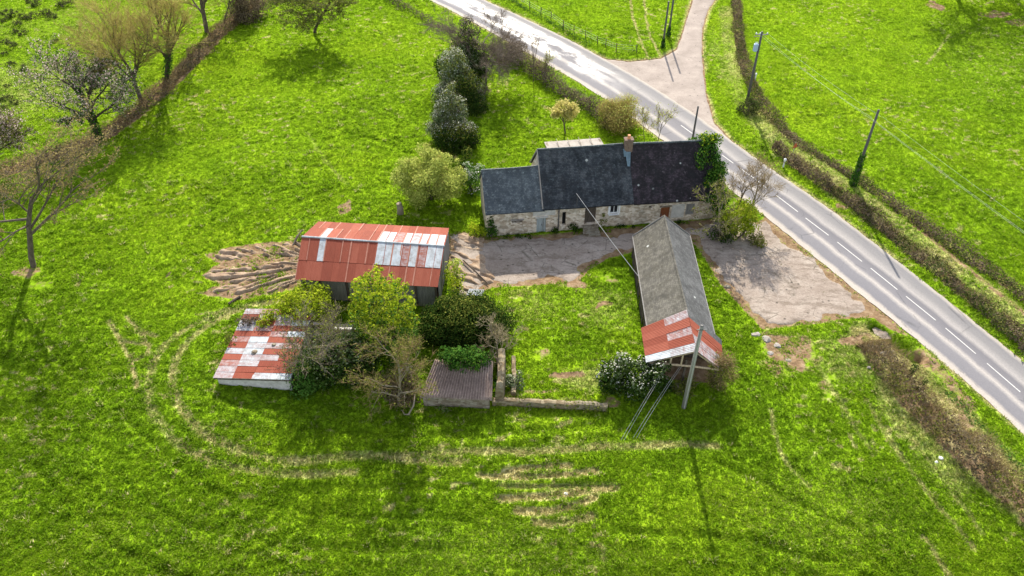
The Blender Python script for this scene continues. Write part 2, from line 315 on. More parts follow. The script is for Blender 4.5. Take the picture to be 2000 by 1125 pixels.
def ground_fields(x, y):
    """height and surface masks at ground points"""
    rd = gravel_road_dist(x, y); yd = poly_sd(x, y, YARD)
    hard = np.maximum(sst(-1.2, .1, rd), sst(-.8, .4, yd))
    for fp in (BARN_FP, SHED_FP, HOUSE_FP): hard = np.maximum(hard, sst(-.6, .2, poly_sd(x, y, fp)))
    a, b = math.cos(R(32)), math.sin(R(32))          # tussocks drawn out along the old mowing direction on the left slope
    xr, yr = x * a + y * b, -x * b + y * a
    left = sst(-6, -22, x) * sst(50, 62, y)
    t1 = vnoise(x * .75, y, .75, 3) * (1 - left) + vnoise(xr * .45, yr, .62, 3) * left
    t2 = vnoise(x * .8, y, .42, 5)
    cl = sst(.35, .7, fbm(x, y, 5.0, 9, 3))
    h = (.09 * t1 * t1 * (.6 + .5 * cl) + .085 * t2 + .06 * fbm(x, y, 3.0, 15, 2)) * (.75 + .5 * cl)
    t4 = vnoise(x * .7, y, .46, 13)
    h = h + .13 * sst(.70, .92, t4) * (.5 + .7 * cl)
    h = h + .35 * (fbm(x, y, 26, 21, 2) - .5)
    dry = np.zeros_like(x); rut = np.zeros_like(x)
    jx = x + .45 * (fbm(x, y, 2.5, 41, 2) - .5); jy = y + .45 * (fbm(x, y, 2.5, 44, 2) - .5)
    for pts, w, d, dep in TRACKS:
        xs = [p[0] for p in pts]; ys = [p[1] for p in pts]
        sel = (x > min(xs) - 3) & (x < max(xs) + 3) & (y > min(ys) - 3) & (y < max(ys) + 3)
        if not sel.any(): continue
        q = seg_dist(jx[sel], jy[sel], smooth(pts, 1)); w = w * .8
        br = .62 + .7 * fbm(x[sel], y[sel], 1.5, 51, 3)
        dry[sel] = np.maximum(dry[sel], d * br * (1 - sst(w * .5, w * 2.0, q)))
        rut[sel] = np.maximum(rut[sel], dep * (1 - sst(w * .4, w * 1.8, q)))
    for pts in MOW:
        xs = [p[0] for p in pts]; ys = [p[1] for p in pts]
        sel = (x > min(xs) - 3) & (x < max(xs) + 3) & (y > min(ys) - 3) & (y < max(ys) + 3)
        if not sel.any(): continue
        q = seg_dist(jx[sel], jy[sel], smooth(pts, 2))
        rut[sel] = np.maximum(rut[sel], .10 * (1 - sst(.1, .55, q)))
        rut[sel] -= .05 * (sst(.4, .7, q) * (1 - sst(.7, 1.2, q)))
    h = h * (1 - .5 * np.clip(dry, 0, 1)) - rut
    h = h - .9 * (1 - sst(.25, .95, seg_dist(x, y, DITCH)))
    h = h + .55 * (1 - sst(.3, 1.9, seg_dist(x, y, BANK_RIGHT)))
    dry = np.maximum(dry, blob(x, y, YELLOW) * .9)
    dry = np.maximum(dry, .62 * sst(.74, .88, vnoise(x, y * 1.5, .55, 17)) * sst(.42, .62, fbm(x, y, 7, 19, 2)))
    verge = sst(-.9, -.05, rd)
    dry = np.maximum(dry, .62 * verge * (.5 + fbm(x, y, 1.3, 61, 2)) * sst(.35, .6, fbm(x, y, 7, 64, 2) + .1))
    soil = blob(x, y, BARE) * (.35 + 1.15 * fbm(x, y, .9, 37, 3))
    soil = np.maximum(soil, .62 * sst(-.55, .1, yd) ); soil = np.maximum(soil, .75 * sst(-.3, .1, rd))
    for fp in (SHED_FP, BARN_FP): soil = np.maximum(soil, .8 * sst(-.35, .25, poly_sd(x, y, fp)))
    for mp in (MUD_LEFT, MUD_RIGHT): soil = np.maximum(soil, .7 * sst(-.9, .2, poly_sd(x, y, mp)))
    for pts, w_, am in SOIL_LINES:
        xs = [p[0] for p in pts]; ys = [p[1] for p in pts]
        sel = (x > min(xs) - 5) & (x < max(xs) + 5) & (y > min(ys) - 5) & (y < max(ys) + 5)
        q = seg_dist(x[sel], y[sel], smooth(pts, 2)); soil[sel] = np.maximum(soil[sel], am * (1 - sst(w_ * .5, w_ * 1.25, q)))
    for pts, w_, am in DRY_LINES:
        xs = [p[0] for p in pts]; ys = [p[1] for p in pts]
        sel = (x > min(xs) - 5) & (x < max(xs) + 5) & (y > min(ys) - 5) & (y < max(ys) + 5)
        q = seg_dist(x[sel], y[sel], smooth(pts, 2)); dry[sel] = np.maximum(dry[sel], am * (.5 + fbm(x[sel], y[sel], 1.6, 61, 2)) * (1 - sst(w_ * .5, w_ * 1.25, q)))
    lush = blob(x, y, LUSH) + -.03 * sst(64, 34, y) + .05 * sst(.55, .75, fbm(x, y, 9, 67, 2))  # the y term lightens nearer grass in colour to offset foreground shade
    h = h * (1 - .85 * hard) - .02 * hard
    h = h - .06 * sst(.6, 1.6, yd) - .18 * sst(-.05, .6, rd)
    return h, np.clip(dry, 0, 1), np.clip(soil, 0, 1), lush, np.maximum(sst(-.05, .25, rd), sst(-.1, .5, yd))

GM = mat_ground()
def axis(lo, hi, step, far):
    a = list(np.arange(lo, hi + 1e-6, step)); s = step
    left = []; x = lo
    while x > -far: s *= 1.35; x -= s; left.append(x)
    s = step; right = []; x = a[-1]
    while x < far: s *= 1.35; x += s; right.append(x)
    return np.array(left[::-1] + a + right)
XS = axis(-84, 84, .21, 900); YS = axis(24, 139, .21, 900)
gx, gy = np.meshgrid(XS, YS, indexing='ij')
GH, GD, GS, GL, GK = ground_fields(gx.ravel(), gy.ravel())
far_fade = sst(150, 220, np.abs(gx.ravel())) + sst(160, 240, np.abs(gy.ravel()))
GH = GH * (1 - np.clip(far_fade, 0, 1))
nx, ny = gx.shape
ii = np.arange(nx * ny).reshape(nx, ny)
quads = np.stack([ii[:-1, :-1], ii[1:, :-1], ii[1:, 1:], ii[:-1, 1:]], -1).reshape(-1, 4)
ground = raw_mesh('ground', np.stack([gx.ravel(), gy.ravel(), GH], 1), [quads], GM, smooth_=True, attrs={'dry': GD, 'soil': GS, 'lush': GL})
tag(ground, 'green pasture with tussocks, dry wheel tracks and worn patches', 'pasture', kind='structure')
def g_at(x, y, arr):
    i = np.clip(np.searchsorted(XS, x), 1, nx - 1); j = np.clip(np.searchsorted(YS, y), 1, ny - 1)
    i = np.where(np.abs(XS[i - 1] - x) < np.abs(XS[i] - x), i - 1, i); j = np.where(np.abs(YS[j - 1] - y) < np.abs(YS[j] - y), j - 1, j)
    return arr.reshape(nx, ny)[i, j]
def gz(x, y): return float(g_at(np.array([x]), np.array([y]), GH)[0])

# ------------------------------------------------------------------ grass
def make_grass():
    rng = np.random.RandomState(5)
    N = 1050000
    y = 26 + (1 - np.sqrt(rng.rand(N))) * 0 + rng.rand(N) ** 1.15 * 110
    hw = 42 + (y - 26) * .50
    x = (rng.rand(N) * 2 - 1) * hw
    ds = g_at(x, y, GS); dk = g_at(x, y, GK); cl = vnoise(x, y, .8, 3)
    keep = (ds + .45 * (vnoise(x, y, .9, 71) - .5) < .42) & (dk < .3) & (rng.rand(N) < .55 + .35 * cl)
    keep |= (dk < .9) & (ds < .9) & (rng.rand(N) < .5 * sst(.52, .66, fbm(x, y, 2.6, 73, 3))) & (gravel_road_dist(x, y) < -.1)
    keep |= (ds < .8) & (dk < .4) & (rng.rand(N) < .05)
    for fp in (BARN_FP, SHED_FP, HOUSE_FP): keep &= poly_sd(x, y, fp) < 0
    x, y = x[keep], y[keep]; n = len(x)
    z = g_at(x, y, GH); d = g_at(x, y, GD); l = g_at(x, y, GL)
    K = 4
    x = np.repeat(x, K); y = np.repeat(y, K); z = np.repeat(z, K); m = n * K
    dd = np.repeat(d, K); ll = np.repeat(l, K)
    tall = .75 + .4 * vnoise(x, y, 2.3, 81)
    hgt = (.055 + .10 * rng.rand(m)) * tall; ang = rng.rand(m) * 2 * PI; lean = (.4 + 1.0 * rng.rand(m)) * hgt
    w = .035 + .04 * rng.rand(m); ox = (rng.rand(m) - .5) * .22; oy = (rng.rand(m) - .5) * .22
    bx_, by_ = x + ox, y + oy; a2 = rng.rand(m) * 2 * PI
    dx, dy = np.cos(a2) * w, np.sin(a2) * w
    # taller darker tussocks: 16 blades each
    nt_ = 30000; ty = 26 + rng.rand(nt_) ** 1.1 * 110; tx = (rng.rand(nt_) * 2 - 1) * (42 + (ty - 26) * .5)
    a_, b_ = math.cos(R(32)), math.sin(R(32)); cl2 = fbm(tx, ty, 6.0, 9, 3); kp = (rng.rand(nt_) < sst(.38, .72, cl2) * .9 + .08) & (g_at(tx, ty, GS) < .25) & (g_at(tx, ty, GK) < .1)
    for fp in (BARN_FP, SHED_FP, HOUSE_FP): kp &= poly_sd(tx, ty, fp) < -.3
    tx, ty = tx[kp], ty[kp]; n2 = len(tx); sz = .10 + .22 * rng.rand(n2) ** 2; KT = 16
    tz = g_at(tx, ty, GH); th_ = np.repeat(.10 + .65 * sz, KT)
    m2 = n2 * KT; oa = rng.rand(m2) * 2 * PI; orr = np.sqrt(rng.rand(m2)) * np.repeat(sz, KT)
    bx_ = np.concatenate([bx_, np.repeat(tx, KT) + np.cos(oa) * orr * 1.5]); by_ = np.concatenate([by_, np.repeat(ty, KT) + np.sin(oa) * orr])
    z = np.concatenate([z, np.repeat(tz, KT)]); h2 = th_ * (.6 + .8 * rng.rand(m2)); hgt = np.concatenate([hgt, h2]); ang = np.concatenate([ang, oa]); lean = np.concatenate([lean, h2 * (.2 + .8 * rng.rand(m2))])
    a2 = rng.rand(m2) * 2 * PI; w2 = .04 + .04 * rng.rand(m2); dx = np.concatenate([dx, np.cos(a2) * w2]); dy = np.concatenate([dy, np.sin(a2) * w2])
    ll = np.concatenate([ll, np.full(m2, .30)]); dd = np.concatenate([dd, np.repeat(.5 * (rng.rand(n2) < .10), KT)]); m = m + m2
    V = np.empty((m, 3, 3), np.float32)
    V[:, 0] = np.stack([bx_ - dx, by_ - dy, z - .03], 1); V[:, 1] = np.stack([bx_ + dx, by_ + dy, z - .03], 1)
    V[:, 2] = np.stack([bx_ + np.cos(ang) * lean, by_ + np.sin(ang) * lean, z + hgt], 1)
    F = np.arange(m * 3).reshape(m, 3)
    o = raw_mesh('grass', V.reshape(-1, 3), [F], mat_blades(), attrs={'dry': (dd[:, None] + np.array([0, 0, 1.0])[None, :] * (.24 * rng.rand(m) ** 1.5)[:, None]).ravel(), 'soil': np.zeros(m * 3), 'lush': np.repeat(ll, 3)})  # straw tint at blade tips paints sunlit mound tops into the colour
    tag(o, 'short green grass tufts growing over the pasture', 'grass', kind='stuff')
make_grass()

# ------------------------------------------------------------------ road
def mat_road():
    m = MT('worn_asphalt'); uv = m.uv(); s = m.sep(uv); p = m.pos()
    st = m.map(uv, (.10, 1.2, 1))
    n1 = m.noise(st, 1.0, 4, .6); n2 = m.noise(p, 9, 3, .7); n3 = m.noise(m.map(uv, (.35, 1.0, 1)), .8, 5, .7)
    v = m.math('ADD', s[1], m.math('MULTIPLY', m.math('SUBTRACT', n3, .5), .10))
    bands = m.ramp(v, [(0.0, (0.436, 0.386, 0.337)), (.07, (0.396, 0.357, 0.322)), (.12, (0.143, 0.141, 0.161)), (.27, (0.154, 0.151, 0.170)), (.345, (0.396, 0.366, 0.342)), (.41, (0.154, 0.150, 0.168)),
                       (.60, (0.111, 0.109, 0.127)), (.67, (0.318, 0.299, 0.290)), (.80, (0.182, 0.177, 0.182)), (.92, (0.158, 0.155, 0.165)), (.97, (0.336, 0.308, 0.280)), (1.0, (0.420, 0.374, 0.308))])
    c = m.mix(m.math('MULTIPLY', n1, .35), bands, (.27, .26, .26))
    c = m.mix(m.ramp(n2, [(.35, .25), (.6, 0.0)]), c, (.09, .09, .10))
    crack = m.vor(m.map(uv, (.18, 2.2, 1)), 1.0, 'DISTANCE_TO_EDGE')
    c = m.mix(m.math('MULTIPLY', m.ramp(crack, [(.0, 1.0), (.02, 0.0)]), m.ramp(n3, [(.5, 0.0), (.6, .55)])), c, (.06, .06, .065))
    far = m.ramp(m.math('MULTIPLY', m.sep(uv)[0], .01), [(.46, 1.0), (.62, 0.0)])            # smooth bitumen dressing on the far stretch
    patch = m.ramp(m.noise(m.map(uv, (.10, 1.9, 1)), 1.6, 5, .75), [(.42, 0.0), (.58, 1.0)])
    mid = m.ramp(s[1], [(.20, 0.0), (.30, 1.0), (.74, 1.0), (.86, 0.0)])
    sm = m.math('MULTIPLY', m.math('MULTIPLY', far, patch), mid)
    rough = m.ramp(sm, [(0.0, .8), (1.0, .34)])
    return m.principled(c, rough, m.ramp(sm, [(0.0, .12), (1.0, .45)]), m.bump(n2, .25, .01))
def strip(name, L, Rr, z, mat, step=.9):
    L = smooth(L, 2); Rr = smooth(Rr, 2)
    def even(p, n):
        p = np.array(p); d = np.concatenate([[0], np.cumsum(np.hypot(*np.diff(p, axis=0).T))])
        t = np.linspace(0, d[-1], n); return np.stack([np.interp(t, d, p[:, 0]), np.interp(t, d, p[:, 1])], 1), d[-1]
    n = 170; a, l1 = even(L, n); b, l2 = even(Rr, n); K = 9
    V = []; U = []
    rng = np.random.RandomState(2)
    for i in range(n):
        e0 = .10 * (rng.rand() - .5); e1 = .10 * (rng.rand() - .5)
        for k in range(K):
            t = k / (K - 1); tt = t + (e0 / 5 if k == 0 else e1 / 5 if k == K - 1 else 0)
            q = a[i] * (1 - tt) + b[i] * tt
            V.append((q[0], q[1], z + .05 * (1 - (2 * t - 1) ** 2))); U.append((l1 * i / (n - 1), t))
    ii = np.arange(n * K).reshape(n, K)
    Q = np.stack([ii[:-1, :-1], ii[1:, :-1], ii[1:, 1:], ii[:-1, 1:]], -1).reshape(-1, 4)
    return raw_mesh(name, np.array(V), [Q], mat, smooth_=True, uv=np.array(U)), a, b
road, RA, RB = strip('road', ROAD_L, ROAD_R, .035, mat_road())
tag(road, 'grey worn asphalt country road running from top to lower right', 'road', kind='structure')

def heightfield(name, poly, res, zf, mat, edge=.5, jitter=.8, attrs=None, kind='structure'):
    xs = [p[0] for p in poly]; ys = [p[1] for p in poly]
    X = np.arange(min(xs) - 1, max(xs) + 1, res); Y = np.arange(min(ys) - 1, max(ys) + 1, res)
    x, y = np.meshgrid(X, Y, indexing='ij'); s = x.shape; x = x.ravel(); y = y.ravel()
    sd = poly_sd(x, y, poly) + jitter * (fbm(x, y, 1.6, 91, 3) - .55)
    k = sst(-edge, edge, sd)
    z = zf(x, y) * k - .35 * (1 - k)
    ii = np.arange(len(x)).reshape(s)
    Q = np.stack([ii[:-1, :-1], ii[1:, :-1], ii[1:, 1:], ii[:-1, 1:]], -1).reshape(-1, 4)
    Q = Q[(k[Q] > .04).any(1)]
    used = np.unique(Q); rm = np.zeros(len(x), int); rm[used] = np.arange(len(used))
    o = raw_mesh(name, np.stack([x, y, z], 1)[used], [rm[Q]], mat, smooth_=True)
    if kind: o['kind'] = kind
    return o
def mat_gravel(name, a, b, c, moss=.3):
    m = MT(name); p = m.pos(); n1 = m.noise(p, .45, 5, .65); n2 = m.noise(p, 4.5, 5, .75); n3 = m.noise(p, 1.4, 4, .7)
    col = m.ramp(m.math('ADD', m.math('MULTIPLY', n1, .65), m.math('MULTIPLY', n2, .35)), [(.33, a), (.5, b), (.66, c)])
    col = m.mix(m.ramp(n3, [(.60, 0.0), (.70, moss)]), col, (.10, .095, .05))
    sp = m.vor(p, 1.1); col = m.mix(m.ramp(sp, [(.05, .75), (.13, 0.0)]), col, (.05, .05, .05))
    d = m.n('ShaderNodeBsdfDiffuse'); m.put(d.inputs[0], col); m.put(d.inputs['Normal'], m.bump(n2, .5, .05))
    m.t.links.new(d.outputs[0], m.out.inputs[0]); return m.mat
def mat_yard(name, a, b, c, moss):
    m = MT(name); p = m.pos(); n1 = m.noise(p, .32, 6, .7); n2 = m.noise(p, 4.5, 5, .75); n3 = m.noise(m.map(p, (.5, 1.3, 1), (0, 0, .4)), .8, 6, .75); n4 = m.noise(p, 1.9, 5, .75)
    col = m.ramp(m.math('ADD', m.math('MULTIPLY', n1, .6), m.math('MULTIPLY', n2, .4)), [(.33, a), (.5, b), (.64, c)])
    col = m.mix(m.ramp(n3, [(.50, 0.0), (.60, .55), (.72, .2)]), col, (.11, .085, .065))
    col = m.mix(m.ramp(n4, [(.60, 0.0), (.68, .75)]), col, (.075, .075, .03))
    col = m.mix(m.ramp(n2, [(.60, 0.0), (.72, .6)]), col, (.40, .35, .30))
    cr = m.vor(m.map(p, (.35, .5, 1)), 1.0, 'DISTANCE_TO_EDGE'); col = m.mix(m.math('MULTIPLY', m.ramp(cr, [(.0, 1.0), (.025, 0.0)]), m.ramp(n1, [(.48, 0.0), (.58, .7)])), col, (.05, .045, .03))
    sp = m.vor(p, .9); col = m.mix(m.ramp(sp, [(.05, .8), (.14, 0.0)]), col, (.045, .042, .035))
    d = m.n('ShaderNodeBsdfDiffuse'); m.put(d.inputs[0], col); m.put(d.inputs['Normal'], m.bump(n2, .7, .07))
    m.t.links.new(d.outputs[0], m.out.inputs[0]); return m.mat
lane = heightfield('side_road', LANE, .3, lambda x, y: .030 + 0 * x, mat_gravel('pale_worn_tarmac', (.231, .1977, .1749), (.301, .2601, .2344), (.378, .3295, .2938), .12), .30, .35)
lane['label'] = 'pale side lane meeting the main road at a wide mouth'
yard = heightfield('yard', YARD, .22, lambda x, y: .03 + .10 * (fbm(x, y, 2.2, 33, 3) - .5), mat_yard('yard_gravel', (.1969, .1574, .1305), (.292, .2464, .213), (.3734, .3285, .2885), .5), .6, 3.0)
yard['label'] = 'bare gravel yard between the stone house and the road'

def mat_mud():
    m = MT('rutted_clay'); p = m.pos(); n = m.noise(p, .9, 5, .7); n2 = m.noise(p, 5, 4, .7)
    c = m.ramp(m.math('ADD', m.math('MULTIPLY', n, .6), m.math('MULTIPLY', n2, .4)), [(.3, (.1599, .1013, .0657)), (.48, (.2879, .2109, .15)), (.62, (.3839, .3037, .225)), (.78, (.4958, .388, .225))])
    d = m.n('ShaderNodeBsdfDiffuse'); m.put(d.inputs[0], c); m.put(d.inputs['Normal'], m.bump(n2, .7, .06)); m.t.links.new(d.outputs[0], m.out.inputs[0]); return m.mat
MUD = mat_mud()
FC = (-18.54, 61.02)
def fan(x, y):
    a = np.arctan2(y - FC[1], x - FC[0]); r = np.hypot(x - FC[0], y - FC[1])
    a = np.mod(a + 2 * PI, 2 * PI) + .10 * (fbm(x, y, 2.6, 107, 3) - .5)
    st = .6 * vnoise(a * 9.5, r * .11, .36, 101) + .4 * vnoise(a * 9.5, r * .22, .18, 104)
    amp = .48 * sst(.5, 4, r); st = sst(.25, .75, st)
    return .12 + amp * (st - .5) * (.5 + .9 * fbm(x, y, 2.4, 105, 2)) + .22 * (fbm(x, y, .6, 103, 3) - .5)
ml = heightfield('rutted_mud', MUD_LEFT, .11, fan, MUD, .5, 1.4); ml['label'] = 'fan of churned brown ruts outside the red barn end'
def stripes(x, y):
    u_ = (y - 55) * .87 + (x + 5) * .50; v_ = -(y - 55) * .50 + (x + 5) * .87; u_ = u_ + .5 * (fbm(x, y, 2.5, 117, 2) - .5)
    st = .6 * vnoise(u_, v_ * .16, .42, 111) + .4 * vnoise(u_, v_ * .3, .24, 114)
    st = sst(.28, .72, st)
    return .07 + .34 * (st - .5) + .08 * (fbm(x, y, .8, 113, 2) - .5)
mr = heightfield('rutted_track', MUD_RIGHT, .11, stripes, MUD, .45, .9); mr['label'] = 'dark ruts in bare soil between barn and house'

# painted centre dashes
def mat_paint():
    m = MT('worn_white_paint'); p = m.pos(); n = m.noise(p, 12, 4, .7)
    return m.principled(m.ramp(n, [(.3, (.33, .32, .31)), (.55, (.52, .52, .51))]), .6, .3)
dash = MB()
for (a, b) in (((26.74, 78.45), (27.94, 76.35)), ((27.98, 76.24), (28.86, 74.51)), ((29.56, 73.12), (31.15, 70.06)), ((31.68, 68.95), (33.28, 65.92)), ((33.85, 64.80), (35.39, 61.66)), ((35.92, 60.63), (37.44, 57.42)), ((37.93, 56.46), (39.49, 53.15)), ((39.98, 52.14), (41.37, 48.90)), ((41.86, 47.73), (43.23, 44.43)), ((43.68, 43.36), (44.89, 40.20)),
               ((21.29, 88.27), (22.53, 86.06)), ((23.25, 84.75), (24.43, 82.66)), ((25.11, 81.41), (26.09, 79.64))):
    d = Vector((b[0] - a[0], b[1] - a[1], 0)).normalized(); nn = Vector((-d.y, d.x, 0)) * .048
    A = Vector((*a, .0935)); B = Vector((*b, .0935))
    dash.add([A - nn, B - nn, B + nn, A + nn], [(0, 1, 2, 3)])
o = dash.build('road_markings', mat_paint()); o['kind'] = 'structure'; o['label'] = 'dashed white centre line painted along the road'

# ------------------------------------------------------------------ building materials
def mat_stone(name, tint=(1, 1, 1), ivy_up=.9):
    m = MT(name); p = m.pos(); q = m.map(p, (1.6, 1.6, 2.6))
    n = m.noise(p, 1.1, 4, .65); cell = m.vor(q, 1.9, 'F1', 'Color'); edge = m.vor(q, 1.9, 'DISTANCE_TO_EDGE')
    v = m.math('ADD', m.math('MULTIPLY', m.sep(cell)[0], .55), m.math('MULTIPLY', n, .45))
    T3 = lambda c: tuple(a * b for a, b in zip(c, tint))
    c = m.ramp(v, [(.2, T3((.30, .25, .20))), (.45, T3((.46, .40, .33))), (.6, T3((.58, .53, .46))), (.8, T3((.66, .63, .58)))])
    c = m.mix(m.ramp(edge, [(.0, .8), (.05, 0.0)]), c, T3((.40, .35, .28)))
    big = m.noise(p, .35, 4, .7); c = m.mix(m.ramp(big, [(.5, 0.0), (.66, .55)]), c, (.20, .19, .15))
    return m.principled(c, .95, .1, m.bump(edge, .6, .04))
def mat_slate(name, stops, lichen=(.30, .34, .36), amt=.6, blot=.3):
    m = MT(name); uv = m.uv(); p = m.pos()
    br = m.n('ShaderNodeTexBrick'); m.put(br.inputs['Vector'], uv); br.inputs['Scale'].default_value = 1.0
    br.inputs['Brick Width'].default_value = .26; br.inputs['Row Height'].default_value = .17; br.inputs['Mortar Size'].default_value = .012
    br.inputs['Color1'].default_value = (.25, .25, .25, 1); br.inputs['Color2'].default_value = (.8, .8, .8, 1); br.inputs['Mortar'].default_value = (0, 0, 0, 1)
    tone = m.sep(br.outputs['Color'])[0]
    n = m.noise(p, .7, 5, .7); n2 = m.noise(m.map(uv, (1.3, .25, 1)), 1.2, 4, .65)
    f = m.math('ADD', m.math('MULTIPLY', tone, .20), m.math('ADD', m.math('MULTIPLY', n, .45), m.math('MULTIPLY', n2, .35)))
    c = m.ramp(f, stops)
    c = m.mix(m.ramp(m.noise(p, 2.6, 6, .8), [(.56, 0.0), (.70, amt)]), c, lichen)
    sp = m.vor(p, .62); c = m.mix(m.ramp(sp, [(.06, .9), (.10, 0.0)]), c, (.50, .52, .50))
    c = m.mix(m.ramp(m.noise(p, .9, 5, .7), [(.5, 0.0), (.62, blot)]), c, (.012, .012, .014))
    return m.principled(c, .7, .25, m.bump(m.math('ADD', tone, m.noise(p, 3, 4, .7)), .6, .03))
def mat_plain(name, a, b, scale=3, rough=.8, spec=.25, bump=.3, stretch=(1, 1, 1), metal=0):
    m = MT(name); f = m.noise(m.map(m.pos(), stretch), scale, 5, .7)
    return m.principled(m.ramp(f, [(.3, a), (.7, b)]), rough, spec, m.bump(f, bump, .02), metal)
def mat_tin(name, kind):
    """corrugated sheet: rust (red-brown), galv (pale zinc), mixed (zinc with rust bleeding through)"""
    m = MT(name); uv = m.uv(); p = m.pos(); s = m.sep(uv)
    isl = m.island()
    wav = m.n('ShaderNodeTexWave', wave_type='BANDS', bands_direction='X'); m.put(wav.inputs['Vector'], uv); wav.inputs['Scale'].default_value = 2.1
    n = m.noise(m.map(uv, (2.2, .6, 1)), 1.5, 5, .7); n2 = m.noise(p, 3.5, 5, .75)
    rust = m.ramp(m.math('ADD', m.math('MULTIPLY', n, .6), m.math('MULTIPLY', isl, .4)), [(.2, (.155, .036, .022)), (.5, (.205, .050, .030)), (.8, (.26, .076, .048))])
    rust = m.mix(m.ramp(n2, [(.58, 0.0), (.75, .35)]), rust, (.14, .06, .04))
    dirt = m.ramp(m.noise(p, 1.4, 5, .75), [(.45, 0.0), (.68, .6)])
    zinc = m.ramp(n, [(.3, (.32, .365, .41)), (.7, (.46, .50, .54))])
    if kind == 'rust': c = m.mix(m.ramp(n2, [(.66, 0.0), (.76, .25)]), rust, (.5, .45, .42))
    else:
        zinc = m.mix(dirt, zinc, (.17, .14, .12))
        lo, hi = ((.55, .80) if kind == 'galv' else (.36, .66))
        sn = m.noise(m.map(uv, (.45, 2.6, 1) if kind == 'mixed' else (1.6, 1.6, 1)), 1.3, 5, .7)
        k_ = m.math('ADD', m.math('MULTIPLY', m.math('ADD', sn, n2), .5), m.math('MULTIPLY', m.math('SUBTRACT', isl, .5), .20 if kind == 'mixed' else .05))
        c = m.mix(m.ramp(k_, [(lo, 0.0), (hi, .92)]), zinc, rust)
    return m.principled(c, .72, .12, m.bump(wav.outputs['Fac'], .6, .03), 0.0)
STONE = mat_stone('rubble_stone', (1.08, 1.02, .95)); STONE_OLD = mat_stone('mossy_old_stone', (.40, .36, .27)); STONE_GREY = mat_stone('grey_rubble_stone', (.42, .40, .36))
SLATE_BLUE = mat_slate('blue_slate', [(.38, (.010, .013, .017)), (.5, (.032, .038, .046)), (.60, (.078, .084, .092))], (.15, .18, .19), .6, .5)
SLATE_GREY = mat_slate('lichened_slate', [(.37, (.0384, .0486, .0589)), (.5, (.0704, .0845, .0973)), (.60, (.128, .1472, .16))], (.3328, .384, .384), .7, .25)
SLATE_BLACK = mat_slate('mossy_black_slate', [(.34, (.005, .0045, .006)), (.5, (.016, .012, .015)), (.62, (.060, .044, .056))], (.17, .14, .16), .6, .75)
SLATE_SHED = mat_slate('weathered_grey_slate', [(.41, (.0602, .0559, .0441)), (.5, (.093, .0879, .0734)), (.57, (.1368, .1279, .1102))], (.1751, .1652, .1224), .75, .35)
SLATE_SHED_B = mat_slate('weathered_blue_grey_slate', [(.41, (.0557, .058, .0603)), (.5, (.0835, .0858, .0905)), (.57, (.1206, .123, .1276))], (.1485, .1531, .1531), .7, .35)
RUST, GALV, MIXED = mat_tin('rusted_tin', 'rust'), mat_tin('galvanised_tin', 'galv'), mat_tin('rust_streaked_tin', 'mixed')
SEAM = mat_plain('pinkish_sheet_lap', (.21, .06, .035), (.32, .15, .11), 1.5, .7, .3, .2)
TIN = [RUST, GALV, MIXED, SEAM]
WOOD_GREY = mat_plain('grey_weathered_boards', (.13, .125, .12), (.30, .29, .28), 2.5, .9, .1, .4, (5, 5, .4))
WOOD_DARK = mat_plain('dark_old_timber', (.05, .04, .032), (.13, .105, .085), 2.5, .9, .1, .4, (4, 4, .5))
WOOD_PALE = mat_plain('bleached_timber', (.34, .26, .18), (.60, .48, .34), 2.5, .9, .1, .4, (4, 4, .5))
POLE_WOOD = mat_plain('tarred_pole_wood', (.060, .060, .062), (.13, .125, .12), 2, .85, .15, .4, (6, 6, .3))
POLE_GREY = mat_plain('silvered_pole_wood', (.16, .155, .14), (.30, .29, .27), 2, .85, .15, .4, (7, 7, .25))
WHITE = mat_plain('white_paint', (.60, .62, .63), (.78, .79, .79), 4, .5, .3, .1)
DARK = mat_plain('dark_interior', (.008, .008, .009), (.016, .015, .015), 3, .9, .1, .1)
BROWN = mat_plain('brown_painted_door', (.14, .045, .018), (.26, .09, .035), 3, .7, .2, .3, (6, 6, .5))
BLUEGREY = mat_plain('pale_blue_grey_door', (.26, .30, .31), (.42, .46, .47), 3, .7, .2, .3, (6, 6, .5))
CONCRETE = mat_plain('pale_concrete', (.2108, .186, .1674), (.341, .3162, .2914), 1.6, .9, .15, .4)
WHITEWASH = mat_plain('flaking_whitewash', (.357, .34, .3145), (.595, .578, .544), 2.2, .9, .1, .4)
BRICK = mat_plain('old_chimney_brick', (.11, .075, .06), (.22, .16, .13), 5, .9, .1, .5)
POT = mat_plain('terracotta', (.45, .19, .09), (.62, .30, .16), 4, .8, .2, .2)
IRON = mat_plain('dull_iron', (.05, .05, .05), (.10, .10, .10), 5, .6, .4, .2)
def mat_glass():
    m = MT('dark_window_glass'); return m.principled((.012, .014, .018), .12, .5)
GLASS = mat_glass()
CABLE = mat_plain('grey_cable', (.30, .30, .30), (.42, .42, .42), 4, .5, .4, .1)
WIRE = mat_plain('pale_aluminium_wire', (.50, .52, .50), (.62, .64, .62), 4, .4, .5, .1)
TRANSF = mat_plain('blue_grey_enamel', (.26, .36, .52), (.34, .45, .62), 3, .5, .4, .1)
PORCELAIN = mat_plain('white_porcelain', (.60, .66, .70), (.74, .78, .80), 3, .3, .5, .1)

